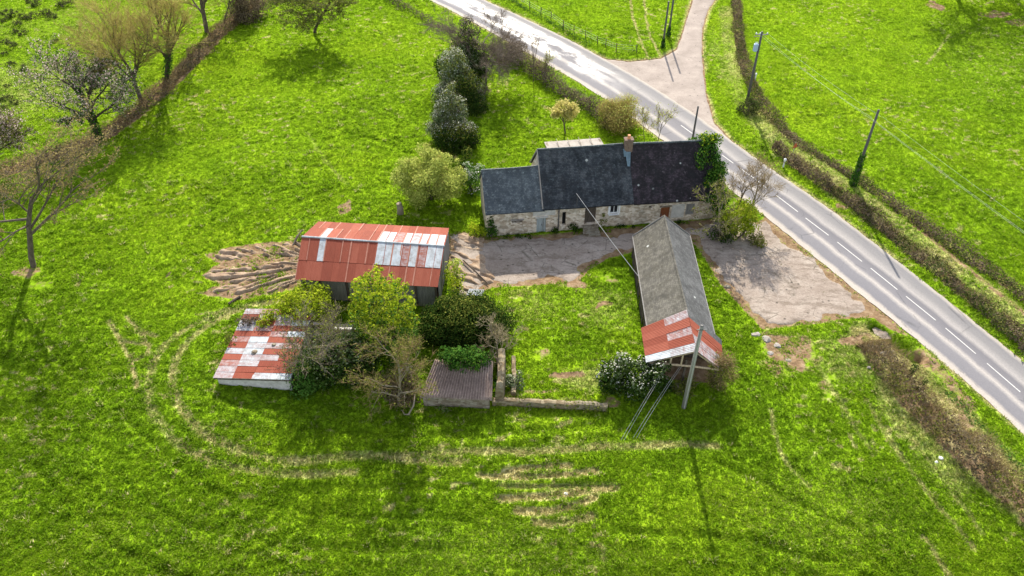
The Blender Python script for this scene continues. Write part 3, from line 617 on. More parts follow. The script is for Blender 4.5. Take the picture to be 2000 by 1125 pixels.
# ------------------------------------------------------------------ stone longhouse
HB = Vector((-2.63, 65.75, 0)); HU = Vector((24.49, 3.29, 0)).normalized(); HN = Vector((-HU.y, HU.x, 0)); HRZ = math.atan2(HU.y, HU.x)
def hp(u, v, z): return HB + HU * u + HN * v + Vector((0, 0, z))
house = empty('stone_house', HB, HRZ)
tag(house, 'long derelict stone farmhouse under three dark slate roofs beside the road', 'house')
def wall_open(mb, u0, u1, zt0, zt1, ops, th=.45, m=0):
    """front wall (face at v=0) in local u,z with openings (ua, ub, za, zb) and reveals; sloping top"""
    us = sorted(set([u0, u1] + [o[0] for o in ops] + [o[1] for o in ops]))
    zt = lambda u: zt0 + (zt1 - zt0) * (u - u0) / (u1 - u0)
    for a, b in zip(us[:-1], us[1:]):
        col = sorted([o for o in ops if o[0] <= a + 1e-6 and o[1] >= b - 1e-6], key=lambda o: o[2]); z = -.4
        for o in col + [None]:
            if o is None: za, zb = zt(a), zt(b)
            else: za = zb = o[2]
            if za > z + 1e-4: mb.add([(a, 0, z), (b, 0, z), (b, 0, zb), (a, 0, za)], [(0, 1, 2, 3)], m)
            if o: z = o[3]
    for (a, b, c, d) in ops:
        mb.add([(a, 0, c), (a, th, c), (a, th, d), (a, 0, d)], [(0, 1, 2, 3)], m); mb.add([(b, 0, c), (b, 0, d), (b, th, d), (b, th, c)], [(0, 1, 2, 3)], m)
        mb.add([(a, 0, d), (a, th, d), (b, th, d), (b, 0, d)], [(0, 1, 2, 3)], m); mb.add([(a, 0, c), (b, 0, c), (b, th, c), (a, th, c)], [(0, 1, 2, 3)], m)
HW = []   # openings u0,u1,z0,z1
OPS = {'attic': (4.05, 4.75, 2.75, 3.25), 'slot': (2.65, 3.75, 1.55, 1.88), 'door': (5.25, 6.25, -.2, 1.95), 'narrow': (7.95, 8.35, .75, 2.45),
       'stepdoor': (10.35, 11.55, .65, 2.95), 'window': (12.98, 13.92, 1.75, 2.95), 'hole': (17.2, 17.55, 2.05, 2.32), 'brown': (18.55, 19.55, .05, 2.05), 'boarded': (21.3, 22.25, .75, 2.2)}
w = MB(); wall_open(w, 0, 24.72, 3.42, 2.98, list(OPS.values()))
for (a, b, hv, ze, zr) in ((0, 5.95, 3.05, 3.42, 6.28), (5.95, 24.72, 4.2, 3.36, 7.42)):
    D = hv * 2
    w.add([(b, 0, -.4), (b, D, -.4), (b, D, ze - .3), (b, hv, zr - .12), (b, 0, ze - .35)], [(0, 1, 2, 3, 4)])
    w.add([(a, D, -.4), (a, 0, -.4), (a, 0, ze - .3), (a, hv, zr - .12), (a, D, ze - .3)], [(0, 1, 2, 3, 4)])
    w.add([(b, D, -.4), (a, D, -.4), (a, D, ze - .25), (b, D, ze - .35)], [(0, 1, 2, 3)])
w.box((12.3, 3.0, 1.2), (24.0, .2, 3.4))
w.build('wall', STONE, house)
def roof(name, parent, u0, u1, hv, ef0, ef1, zr0, zr1, mat, ov=.28, th=.12, nu=14, sag=.05, back=True, seed=0):
    """gable roof over local u,v: front slope, back slope; slightly wavy old slates"""
    mb = MB(); rng = random.Random(seed)
    for side in (0, 1) if back else (0,):
        nv = 6; P = []
        for i in range(nu + 1):
            t = i / nu; row = []
            for j in range(nv + 1):
                q = j / nv; ze = ef0 + (ef1 - ef0) * t; zr = zr0 + (zr1 - zr0) * t
                slope = (zr - ze) / hv
                v = -ov + (hv + ov) * q; z = ze - ov * slope + (zr - ze + ov * slope) * q
                z -= sag * math.sin(PI * t) * q + sag * .6 * math.sin(PI * q)
                z += (rng.random() - .5) * .035
                if side: v = 2 * hv - v
                row.append((u0 + (u1 - u0) * t, v, z))
            P.append(row)
        L = math.hypot(hv + ov, zr0 - ef0)
        vs = [p for r in P for p in r]; lo = [(p[0], p[1], p[2] - th) for p in vs]
        uvs = [(p[0], (j / nv) * L + side * 20) for r in P for j, p in enumerate(r)]
        k = nv + 1; fs = []
        N = len(vs)
        for i in range(nu):
            for j in range(nv):
                f = (i * k + j, (i + 1) * k + j, (i + 1) * k + j + 1, i * k + j + 1)
                if side: f = f[::-1]
                fs.append(f); fs.append(tuple(N + a for a in f[::-1]))
        rim = [i * k for i in range(nu + 1)] ; rim2 = [i * k for i in range(nu + 1)]
        for i in range(nu): fs.append((i * k, N + i * k, N + (i + 1) * k, (i + 1) * k))
        for j in range(nv):
            fs.append((j, j + 1, N + j + 1, N + j)); b = nu * k; fs.append((b + j, N + b + j, N + b + j + 1, b + j + 1))
        mb.add(vs + lo, fs, 0, uvs * 2)
    return mb.build(name, mat, parent, smooth_=False)
rl = roof('roof', house, -.12, 6.02, 3.05, 3.42, 3.34, 6.36, 6.34, SLATE_GREY, nu=8, seed=1); rl['label'] = 'lower grey lichened slate roof'
rm = roof('roof', house, 5.86, 15.45, 4.2, 3.44, 3.28, 7.60, 7.52, SLATE_BLUE, nu=12, seed=2, sag=.03); rm['label'] = 'tall dark blue slate roof'
rr = roof('roof', house, 15.47, 24.9, 4.2, 3.22, 2.98, 7.50, 7.22, SLATE_BLACK, nu=12, seed=3, sag=.10); rr['label'] = 'mossy black slate roof'
for (a, b, hv, z0, z1) in ((-.12, 5.85, 3.05, 6.36, 6.34), (5.86, 14.9, 4.2, 7.62, 7.55), (15.9, 24.9, 4.2, 7.52, 7.24)):
    v = MB(); n = int((b - a) / .4)
    for i in range(n):
        t = (i + .5) / n; v.tube([(a + (b - a) * i / n, hv, z0 + (z1 - z0) * t - .05 * math.sin(PI * t) - .03), (a + (b - a) * (i + .97) / n, hv, z0 + (z1 - z0) * t - .05 * math.sin(PI * t) - .02)], .11, 6)
    v.build('ridge_tiles', SLATE_GREY, rl if hv < 4 else rm if a < 6 else rr)
v = MB(); v.tube([(5.83, -.2, 3.2), (5.83, 4.2, 7.58)], .07, 5); v.tube([(5.83, 8.6, 3.2), (5.83, 4.2, 7.58)], .07, 5); v.build('verge_strip', CONCRETE, house)
v = MB(); v.box((15.4, 3.9, 7.42), (.85, .62, 1.6)); v.box((15.4, 3.9, 8.26), (.98, .74, .1)); ch = v.build('chimney', BRICK, house, bevel=.03)
v = MB(); v.tube([(15.4, 3.9, 8.29), (15.4, 3.9, 8.42), (15.4, 3.9, 8.72)], [.19, .17, .15], 10); v.build('chimney_pot', POT, ch)
v = MB(); v.slab([(14.85, 3.15, 6.62), (15.12, 3.15, 6.62), (15.12, 3.75, 7.2), (14.85, 3.75, 7.2)], .03); v.slab([(15.12, 2.4, 5.90), (15.4, 2.4, 5.87), (15.62, 3.5, 6.94), (15.04, 3.5, 6.98)], .05)
v.build('lead_flashing', mat_plain('bluish_lead', (.06, .10, .13), (.14, .21, .26), 2.5, .6, .4, .2), house)
def lint(name, u0, u1, z, h=.14, mat=CONCRETE):
    v = MB(); v.box(((u0 + u1) / 2, -.03, z + h / 2), (u1 - u0 + .3, .2, h)); return v.build(name, mat, house, bevel=.02)
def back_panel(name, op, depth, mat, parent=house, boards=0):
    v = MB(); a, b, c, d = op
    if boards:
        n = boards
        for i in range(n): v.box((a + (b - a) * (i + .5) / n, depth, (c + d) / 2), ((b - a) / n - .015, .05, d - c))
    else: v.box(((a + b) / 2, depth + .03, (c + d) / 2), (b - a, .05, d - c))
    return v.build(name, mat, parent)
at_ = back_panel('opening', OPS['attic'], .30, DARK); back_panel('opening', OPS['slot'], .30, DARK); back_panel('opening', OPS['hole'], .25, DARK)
lint('lintel', 2.65, 3.75, 1.9); lint('lintel', 5.25, 6.25, 1.98, .16, WHITEWASH)
d = back_panel('door', OPS['door'], .16, BLUEGREY, boards=4); d['label'] = 'pale blue-grey plank door'
v = MB(); v.box((5.82, .11, .95), (.05, .06, .2)); v.build('handle', IRON, d)
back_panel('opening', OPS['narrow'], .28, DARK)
d = back_panel('door', OPS['stepdoor'], .30, WOOD_DARK, boards=5); d['label'] = 'dark plank door above the stone steps'
d = back_panel('door', OPS['brown'], .14, BROWN, boards=5); d['label'] = 'red-brown plank door'
v = MB(); v.box((18.72, .09, 1.0), (.05, .06, .2)); v.build('handle', IRON, d)
d = back_panel('shutter', OPS['boarded'], .12, WOOD_GREY, boards=4); d['label'] = 'grey boarded-up opening'
lint('lintel', 18.55, 19.55, 2.07, .14, STONE_GREY)
a, b, c, dd = OPS['window']
v = MB()
for (uc, zc, ww, hh) in (((a + b) / 2, c + .05, b - a, .1), ((a + b) / 2, dd - .05, b - a, .1), (a + .05, (c + dd) / 2, .1, dd - c - .2), (b - .05, (c + dd) / 2, .1, dd - c - .2), ((a + b) / 2, (c + dd) / 2, .05, dd - c - .2)):
    v.box((uc, .10, zc), (ww, .07, hh))
v.box(((a + b) / 2, -.06, c - .05), (b - a + .2, .3, .09))
for s_ in (a - .09, b + .09): v.box((s_, -.02, (c + dd) / 2), (.16, .12, dd - c + .1))
wn = v.build('window', WHITE, house); v = MB(); v.box(((a + b) / 2, .15, (c + dd) / 2), (b - a - .1, .02, dd - c - .1)); v.build('pane', GLASS, wn)
v = MB()
for i in range(4): v.box((10.95, -.2 - .32 * (3 - i) + .16 * 0 - .12, .08 + .17 * i - .09), (1.9 - .12 * i, .36, .2))
v.build('stone_steps', STONE_GREY, house, bevel=.02)
v = MB(); v.tube([(7.55, -.10, 3.25), (7.55, -.10, .2)], .055, 7)
for z in (.6, 1.6, 2.6): v.box((7.55, -.05, z), (.16, .1, .05))
v.build('drainpipe', IRON, house)
v = MB(); v.slab([(19.75, -.015, .55), (21.15, -.015, .5), (21.15, -.015, 2.25), (19.75, -.015, 2.2)], .02); v.build('whitewashed_panel', WHITEWASH, house)
v = MB(); v.slab([(4.85, -.015, 2.25), (7.2, -.015, 2.2), (7.2, -.015, 3.1), (4.85, -.015, 3.15)], .02); pl = v.build('plaster_patch', WHITEWASH, house)
v = MB(); v.tube([(9.35, -.28, 3.35), (9.35, -.30, 4.7), (9.18, -.5, 5.05)], [.035, .03, .025], 6); v.tube([(9.35, -.28, 3.3), (9.35, -.05, 3.1)], .03, 5); v.build('cable_mast', IRON, house)
WIRE_HOUSE = hp(9.18, -.5, 5.05)

# small lean-to behind the house
an = empty('lean_to', hp(9.5, 9.0, 0), HRZ); tag(an, 'low lean-to with a pale grey sheet roof behind the tall slate roof', 'outbuilding')
v = MB(); v.slab([(-1.2, -.3, 3.35), (5.4, -.3, 3.35), (5.3, 4.3, 2.75), (-1.3, 4.3, 2.75)], .08); r_ = v.build('roof', CONCRETE, an)
v = MB()
for uu in (.1, 1.4, 2.7, 4.0): v.box((uu, 2.0, 3.10), (.06, 4.5, .04))
for (c, s) in (((2.05, 4.05, 1.2), (6.4, .2, 3.0)), ((-1.05, 2.0, 1.4), (.2, 3.9, 3.0)), ((5.15, 2.0, 1.4), (.2, 3.9, 3.0))): v.box(c, s)
v.build('wall', STONE_GREY, an)

# ------------------------------------------------------------------ sheeted roofs
def sheets(mb, p00, p10, p11, p01, nc, rows, pick, rng, gap=.0, lift=.012, under=None, seam=None):
    """sheet roof over a quad: p00->p10 along the eave, p01/p11 on the upper edge; rows = list of fractions"""
    p00, p10, p11, p01 = map(Vector, (p00, p10, p11, p01))
    n = (p10 - p00).cross(p01 - p00).normalized()
    LX = (p10 - p00).length; LY = (p01 - p00).length
    P = lambda a, b: (p00 * (1 - a) + p10 * a) * (1 - b) + (p01 * (1 - a) + p11 * a) * b
    for i in range(nc):
        for j in range(len(rows) - 1):
            a0, a1 = i / nc, (i + 1) / nc + .012 * (i < nc - 1); b0, b1 = rows[j], rows[j + 1] + (.02 if j < len(rows) - 2 else 0)
            o = lift * (1 + (i % 2)) + .02 * (len(rows) - 2 - j) * 0 + .018 * j + rng.random() * .008
            k = (rng.random() - .5) * .012
            q = [P(a0, b0 - .0) + n * (o + k), P(a1, b0) + n * (o - k), P(a1, b1) + n * (o - k * .5), P(a0, b1) + n * (o + k * .5)]
            uv = [(a0 * LX, b0 * LY), (a1 * LX, b0 * LY), (a1 * LX, b1 * LY), (a0 * LX, b1 * LY)]
            pk = pick(i, j)
            if under is not None and pk != under:
                mb.slab(q, .02, under, uv); e = .07 + .05 * rng.random(); f = .07 + .05 * rng.random(); u2 = n * .012
                mb.slab([q[0].lerp(q[1], e) + u2, q[1].lerp(q[0], f) + u2, q[2].lerp(q[3], f) + u2, q[3].lerp(q[2], e) + u2], .01, pk, uv)
            else: mb.slab(q, .02, pk, uv)
            if seam is not None and rng.random() < .5:
                d_ = (q[1] - q[0]).normalized() * (.035 + .03 * rng.random()); u2 = n * (.03 + .01 * rng.random())
                mb.slab([q[0] - d_ + u2, q[0] + d_ + u2, q[3] + d_ + u2, q[3] - d_ + u2], .02, seam, uv)
# --- red barn
E0, E1 = Vector((-20.16, 55.6, 3.0)), Vector((-6.83, 54.54, 3.0)); K0, K1 = Vector((-19.62, 64.48, 3.0)), Vector((-6.31, 63.38, 3.0))
R0, R1 = Vector((-20.13, 60.05, 4.53)), Vector((-6.43, 58.97, 4.22))
barn = empty('tin_barn', ((E0 + K1) / 2).xy.to_3d(), 0); tag(barn, 'long barn with rusty red tin roof patched with white sheets', 'barn')
BO = barn.location
def bl(p): return Vector(p) - BO
rng = random.Random(4)
def pf(i, j):
    if j == 1: return 1 if i == 2 else ((0 if False else (1, 1, 1, 2, 1, 2, 1, 1)[i - 9]) if i >= 9 else 0)
    return 2 if i in (15,) and False else 0
v = MB(); sheets(v, bl(E0), bl(E1), bl(R1), bl(R0), 17, [0, .45, 1.0], pf, rng, under=0, seam=3)
fr = v.build('roof', TIN, barn); fr['label'] = 'shaded front slope of rusty tin with bluish white sheets'
def pb(i, j):
    k = 16 - i
    if j == 1: return 1 if k == 2 else ((2 if k in (11, 13) else 1) if k >= 9 else 0)
    return 0
v = MB(); sheets(v, bl(K1), bl(K0), bl(R0), bl(R1), 17, [0, .42, 1.0], pb, rng, under=0, seam=3); br_ = v.build('roof', TIN, barn); br_['label'] = 'sunlit back slope of orange-red tin'
v = MB(); v.tube([bl(R0) + Vector((0, 0, .05)), bl((R0 + R1) / 2) + Vector((0, 0, .03)), bl(R1) + Vector((0, 0, .05))], .10, 8); v.build('ridge_cap', GALV, barn)
v = MB()     # boarded walls, some boards missing
def boards(v, a, b, h0, h1, n, rng, miss=.05, off=0.0):
    a = Vector(a); b = Vector(b); d = (b - a); rz = math.atan2(d.y, d.x)
    for i in range(n):
        if rng.random() < miss: continue
        t = (i + .5) / n; c = a + d * t; h = h0 + (h1 - h0) * t - rng.random() * .12
        v.box((c.x, c.y, h / 2 - .1), (d.length / n * .96, .04, h + .2), 0, rz + (rng.random() - .5) * .02)
F0, F1, F2, F3 = [Vector((*p, 0)) for p in BARN_FP]
boards(v, bl(F0), bl(F1), 2.95, 2.95, 52, rng, .06)
boards(v, bl(F3), bl(F2), 2.95, 2.95, 40, rng, .04)
m1 = (F1 + F2) / 2; m0 = (F0 + F3) / 2
boards(v, bl(F1), bl(m1), 2.9, 4.1, 15, rng, .25); boards(v, bl(m1), bl(F2), 4.1, 2.9, 15, rng, .1)
boards(v, bl(F0), bl(m0), 2.9, 4.35, 15, rng, .3); boards(v, bl(m0), bl(F3), 4.35, 2.9, 15, rng, .1)
v.build('wall', WOOD_GREY, barn)
for t in (0.02, .14, .34, .5, .67, .84, .985):
    p = bl(F0 + (F1 - F0) * t); v = MB(); v.box((p.x, p.y - .09, 1.4), (.16, .14, 3.0), 0, -.08); v.build('post', WOOD_DARK, barn)
v = MB(); q = bl(F1)
v.tube([(q.x - .1, q.y - .1, 2.75), (q.x + .25, q.y + 4.0, 3.9), (q.x + .5, q.y + 8.2, 2.75)], .06, 6); v.tube([bl(F0 + Vector((0, -.1, 2.85))), bl(F1 + Vector((0, -.1, 2.85)))], .06, 6); v.build('eaves_beam', WOOD_PALE, barn)
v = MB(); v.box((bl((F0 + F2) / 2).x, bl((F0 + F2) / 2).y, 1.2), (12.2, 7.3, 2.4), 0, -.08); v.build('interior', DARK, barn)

# --- open slate shed
shed = empty('slate_shed', (14.9, 54, 0), 0); tag(shed, 'open timber shed with steep grey slate roof and rusty tin front end', 'shed')
SO = shed.location
def sl(p): return Vector(p) - SO
def slope(mb, e0, e1, r0, r1, m=0, nu=14, nv=6, th=.1, sag=.12, seed=0, flip=False, uvo=0):
    e0, e1, r0, r1 = map(Vector, (e0, e1, r0, r1)); rg = random.Random(seed); vs = []; uvs = []
    for i in range(nu + 1):
        t = i / nu
        for j in range(nv + 1):
            q = j / nv; a = e0.lerp(e1, t).lerp(r0.lerp(r1, t), q); a.z += -sag * math.sin(PI * t) * (.3 + .7 * q) - .05 * math.sin(PI * q) + (rg.random() - .5) * .03
            vs.append(a); uvs.append((t * (e1 - e0).length + uvo, q * (r0 - e0).length))
    N = len(vs); k = nv + 1; lo = [a - Vector((0, 0, th)) for a in vs]; fs = []
    for i in range(nu):
        for j in range(nv):
            f = (i * k + j, (i + 1) * k + j, (i + 1) * k + j + 1, i * k + j + 1); f = f[::-1] if flip else f
            fs += [f, tuple(N + a for a in f[::-1])]
    for i in range(nu): fs.append((i * k, N + i * k, N + (i + 1) * k, (i + 1) * k)); b = nv; fs.append((i * k + b, (i + 1) * k + b, N + (i + 1) * k + b, N + i * k + b))
    for j in range(nv):
        fs.append((j, j + 1, N + j + 1, N + j)); b = nu * k; fs.append((b + j, N + b + j, N + b + j + 1, b + j + 1))
    mb.add(vs + lo, fs, m, uvs * 2)
SLF, SRF, SXF = Vector((12.05, 62.62, 2.6)), Vector((17.8, 62.75, 2.6)), Vector((14.9, 62.7, 5.08))
SLN, SRN, SXN = Vector((11.85, 49.3, 2.6)), Vector((17.66, 48.4, 2.6)), Vector((15.04, 49.1, 4.72))
v = MB(); slope(v, sl(SLF), sl(SLN), sl(SXF), sl(SXN), 0, seed=5); o = v.build('roof', SLATE_SHED, shed); o['label'] = 'left slope of lichened grey slate'
v = MB(); slope(v, sl(SRN), sl(SRF), sl(SXN), sl(SXF), 0, seed=6, uvo=40); o = v.build('roof', SLATE_SHED_B, shed); o['label'] = 'right slope of bluish grey slate'
v = MB()
for i in range(30):
    t0, t1 = i / 30, (i + .95) / 30; a = SXF.lerp(SXN, t0); b = SXF.lerp(SXN, t1); dz = lambda t: -.12 * math.sin(PI * t) + .02
    v.tube([sl(a) + Vector((0, 0, dz(t0))), sl(b) + Vector((0, 0, dz(t1)))], .09, 6)
v.build('ridge_tiles', SLATE_SHED, shed)
v = MB()
for (a, b) in ((SLF, SLN), (SRF, SRN)):
    v.tube([sl(a) + Vector((0, 0, -.02)), sl(a.lerp(b, .5)) + Vector((0, 0, -.06)), sl(b) + Vector((0, 0, -.02))], .055, 6)
for (a, b) in ((SLF, SXF), (SRF, SXF)): v.tube([sl(a) + Vector((0, .03, 0)), sl(b) + Vector((0, .03, 0))], .05, 6)
v.build('verge_strip', WOOD_GREY, shed)
# tin front end
XLF, XLN, XXF, XXN, XRF, XRN = Vector((11.31, 49.55, 2.66)), Vector((11.26, 45.55, 2.55)), Vector((15.02, 49.55, 4.86)), Vector((15.14, 45.05, 4.47)), Vector((18.05, 48.0, 2.75)), Vector((17.55, 44.7, 2.45))
rng = random.Random(9)
v = MB()
def sheets_rot(mb, e0, e1, x1, x0, n, picks, rng, cols=1):
    """sheets whose long side runs down the slope"""
    sheets(mb, e0, e1, x1, x0, n, [0, .5, 1.0] if cols == 2 else [0, 1.0], picks, rng)
sheets_rot(v, sl(XLF), sl(XLN), sl(XXN), sl(XXF), 5, lambda i, j: ((0, 0, 0, 0, 1)[i] if j == 0 else (2, 0, 2, 0, 2)[i]), rng, 2)
o = v.build('roof', TIN, shed); o['label'] = 'rusty corrugated tin with one white sheet'
v = MB(); sheets_rot(v, sl(XRN), sl(XRF), sl(XXF), sl(XXN), 5, lambda i, j: (2, 2, 0, 0, 1)[i], rng)
o = v.build('roof', [RUST, SLATE_SHED_B, MIXED], shed); o['label'] = 'striped tin with grey and rusty sheets'
for (x, y, h) in ((12.25, 62.3, 2.55), (12.2, 58.2, 2.5), (12.1, 54, 2.45), (12.05, 49.8, 2.5), (17.4, 62.3, 2.55), (17.4, 57, 2.5), (17.35, 52.5, 2.45), (17.3, 48.6, 2.45), (11.75, 45.9, 2.5), (17.15, 45.1, 2.4), (14.6, 45.5, 3.0)):
    v = MB(); p = sl((x, y, 0)); v.box((p.x, p.y, h / 2 - .1), (.18, .18, h + .2), 0, .05); v.build('post', WOOD_DARK, shed)
v = MB()
boards(v, sl((12.18, 62.2, 0)), sl((12.0, 49.5, 0)), 2.35, 2.3, 60, rng, .45)
boards(v, sl((12.3, 62.4, 0)), sl((17.4, 62.5, 0)), 2.3, 2.3, 26, rng, .1)
boards(v, sl((12.2, 48.9, 0)), sl((14.8, 48.7, 0)), 2.4, 4.3, 13, rng, .02); boards(v, sl((14.8, 48.7, 0)), sl((17.3, 48.3, 0)), 4.3, 2.4, 13, rng, .02)  # board partition added so the inside looks dark behind the open front
v.build('wall', WOOD_DARK, shed)
v = MB()
v.tube([sl((11.6, 45.75, 2.35)), sl((15.0, 45.35, 2.35)), sl((17.3, 45.0, 2.3))], .10, 6)
v.tube([sl((11.9, 45.8, 2.45)), sl((15.1, 45.35, 4.1)), sl((17.3, 45.0, 2.4))], .085, 6)
v.tube([sl((13.3, 45.55, 2.35)), sl((13.3, 45.5, 3.25))], .08, 6); v.tube([sl((14.2, 45.45, 2.35)), sl((14.2, 45.4, 3.7))], .08, 6)
v.build('gable_truss', WOOD_PALE, shed)
for a, b in (((12.1, 49.7, 2.4), (17.4, 48.9, 2.4)), ((12.1, 56, 2.4), (17.5, 56, 2.4))): v = MB(); v.tube([sl(a), sl(b)], .09, 6); v.build('roof_beam', WOOD_PALE, shed)

# --- low tin shed
tin = empty('low_tin_shed', (-22.89, 49.03) + (0,), 0); tag(tin, 'low white-walled shed under a patchwork of rusty and white tin', 'shed')
TO = tin.location
def tl(p): return Vector(p) - TO
TA, TB, TC, TD = Vector((-25.35, 45.09, 1.15)), Vector((-18.54, 44.38, 1.70)), Vector((-17.99, 52.47, 1.90)), Vector((-24.49, 53.29, 1.25))
rng = random.Random(12)
PT = ['mrm', 'mrr', 'mmr', 'rmm', 'mgr', 'rmm', 'mgr', 'rrm', 'mmr', 'mrm', 'rmm', 'mmr']
def pt(i, j):
    c = PT[min(j, 11)][min(i, 2)] if i < 3 else rng.choice('rmgr')
    return {'r': 0, 'g': 1, 'm': 2}[c]
v = MB(); sheets(v, tl(TA), tl(TB), tl(TC), tl(TD), 4, [k / 12 for k in range(13)], pt, rng); v.build('roof', TIN, tin)
v = MB()
W4 = [Vector((p.x, p.y, 0)) for p in (TA.lerp(TC, .03), TB.lerp(TD, .03), TC.lerp(TA, .03), TD.lerp(TB, .03))]
hs = [1.08, 1.62, 1.8, 1.15]
for i in range(4):
    a, b = W4[i], W4[(i + 1) % 4]; h0, h1 = hs[i], hs[(i + 1) % 4]; q = [tl(a + Vector((0, 0, -.3))), tl(b + Vector((0, 0, -.3))), tl(b + Vector((0, 0, h1))), tl(a + Vector((0, 0, h0)))]
    v.slab(q, .22)
v.build('wall', WHITEWASH, tin)
v = MB(); v.tube([tl(TA + Vector((.1, -.02, -.1))), tl(TB + Vector((0, -.02, -.1)))], .05, 6); v.tube([tl(TA + Vector((.1, 0, -.1))), tl(TD + Vector((0, 0, -.1)))], .05, 6); v.build('eaves_beam', WOOD_DARK, tin)
for (x, y, s) in (((-24.08, 49.03), 0, .22), ((-22.52, 49.79), 0, .16)):
    pass
def on_tin(px_, fa, fb):
    p = TA.lerp(TB, fa).lerp(TD.lerp(TC, fa), fb); return p + Vector((0, 0, .06))
for k, (fa, fb, s, lab) in enumerate(((.40, .36, .30, 'dark round weight lying on the tin shed roof, nearer the eave'), (.62, .47, .22, 'small dark stone weight higher on the tin shed roof'))):
    v = MB(); p = on_tin(0, fa, fb); v.tube([p, p + Vector((0, 0, .06)), p + Vector((.02, 0, .16))], [s * .9, s, s * .55], 9)
    tag(v.build('roof_weight', STONE_GREY), lab, 'stone')

# --- outhouse with roman tiles
oh = empty('tiled_outhouse', (-4.57, 44.26) + (0,), 0); tag(oh, 'small outhouse with a mossy ribbed tile roof beneath green bushes', 'outbuilding')
OO = oh.location
OA, OB, OC, OD = Vector((-7.61, 42.83, 1.30)), Vector((-1.68, 42.50, 1.30)), Vector((-1.64, 45.84, 2.50)), Vector((-6.49, 45.96, 2.50))
def mat_tile():
    m = MT('mossy_roman_tile'); uv = m.uv(); p = m.pos(); n = m.noise(p, 1.1, 5, .7); n2 = m.noise(p, 6, 4, .7)
    c = m.ramp(m.math('ADD', m.math('MULTIPLY', n, .5), m.math('MULTIPLY', n2, .5)), [(.3, (.1079, .0799, .069)), (.5, (.2337, .1766, .1543)), (.7, (.3776, .3028, .268))])
    mo = m.math('ADD', m.math('MULTIPLY', m.sep(uv)[0], .16), m.math('MULTIPLY', n, .5))
    c = m.mix(m.ramp(mo, [(1.08, 0.0), (1.25, .5)]), c, (.20, .21, .05))
    return m.principled(c, .9, .15, m.bump(n2, .4, .02))
nW, nL = 168, 14; V = []; U = []
for i in range(nW + 1):
    for j in range(nL + 1):
        a, b = i / nW, j / nL
        p = OA.lerp(OB, a).lerp(OD.lerp(OC, a), b); ph = a * 26 * 2 * PI
        p.z += .075 * math.sin(ph) + .03 * (j % 2) + .04 * math.sin(a * 7 + b * 3)
        q = p - OO; V.append(q); U.append((a * 6.2, b * 4))
ii = np.arange((nW + 1) * (nL + 1)).reshape(nW + 1, nL + 1)
Q = np.stack([ii[:-1, :-1], ii[1:, :-1], ii[1:, 1:], ii[:-1, 1:]], -1).reshape(-1, 4)
o = raw_mesh('roof', np.array(V), [Q], mat_tile(), uv=np.array(U), parent=oh)
sm = o.modifiers.new('thick', 'SOLIDIFY'); sm.thickness = .05; sm.offset = -1
v = MB()
wq = [OA.lerp(OC, .04), OB.lerp(OD, .04), OC.lerp(OA, .04), OD.lerp(OB, .04)]; hh = [1.2, 1.2, 2.35, 2.35]
for i in range(4):
    a, b = wq[i] - OO, wq[(i + 1) % 4] - OO; h0, h1 = hh[i], hh[(i + 1) % 4]
    v.slab([(a.x, a.y, -.3), (b.x, b.y, -.3), (b.x, b.y, h1), (a.x, a.y, h0)], .3)
v.build('wall', STONE_GREY, oh)

# --- stone garden walls: rough courses with an uneven top
def stone_wall(name, label, pts, th, h, mat, seed, cap=None, group=None):
    rg = random.Random(seed); v = MB(); pts = resample(pts, .42); n = len(pts); V2 = []
    for i, (x, y) in enumerate(pts):
        a = pts[max(0, i - 1)]; b = pts[min(n - 1, i + 1)]; d = Vector((b[0] - a[0], b[1] - a[1], 0)).normalized(); nn = Vector((-d.y, d.x, 0)) * th / 2
        hh_ = h * (1 + .22 * (rg.random() - .5)); c = Vector((x, y, gz(x, y)))
        j = lambda: Vector(((rg.random() - .5) * .07, (rg.random() - .5) * .07, 0))
        V2 += [c - nn + j() + Vector((0, 0, -.4)), c - nn * .95 + j() + Vector((0, 0, hh_ * .5)), c - nn * .85 + j() + Vector((0, 0, hh_)), c + j() + Vector((0, 0, hh_ * 1.06)), c + nn * .85 + j() + Vector((0, 0, hh_ * .98)), c + nn + j() + Vector((0, 0, hh_ * .5)), c + nn + j() + Vector((0, 0, -.4))]
    k = 7; fs = [(i * k + j + 1, i * k + j, (i + 1) * k + j, (i + 1) * k + j + 1) for i in range(n - 1) for j in range(k - 1)]
    fs += [tuple(range(k)), tuple((n - 1) * k + j for j in range(k))[::-1]]
    v.add(V2, fs); o = v.build(name, mat); tag(o, label, 'wall', group); return o
stone_wall('garden_wall', 'low rubble garden wall running from the outhouse to the white-flowered shrub', [(-1.63, 43.14), (0.43, 43.09), (3.43, 42.92), (6.42, 42.76), (7.90, 42.59)], .5, .62, STONE_OLD, 3)
_gw = [(-1.29, 43.25), (0.43, 43.20), (3.43, 43.03), (6.43, 42.87), (7.91, 42.70)]
stone_wall('stone_pier', 'tall ivy-covered stone pier at the right end of the ribbed tile roof', [(-1.03, 43.14), (-0.92, 44.83), (-0.90, 47.06), (-0.95, 47.67)], .7, 2.0, STONE_OLD, 4)
stone_wall('cross_wall', 'short dark rubble wall edge beside the grassy garden', [(0.13, 43.92), (0.18, 45.99), (0.14, 48.10)], .4, .5, STONE_OLD, 5)
rw = empty('ruined_wall', (-16.02, 50.43) + (0,)); tag(rw, 'roofless ruined wall with a pale lintel beam between tin shed and yellow-green tree', 'ruin')
RO = rw.location
RA_, RB_ = Vector((-17.79, 50.88, 1.90)), Vector((-14.07, 50.55, 1.90))
v = MB(); v.tube([RA_ - RO, RB_ - RO], .15, 4); v.build('lintel_beam', CONCRETE, rw)
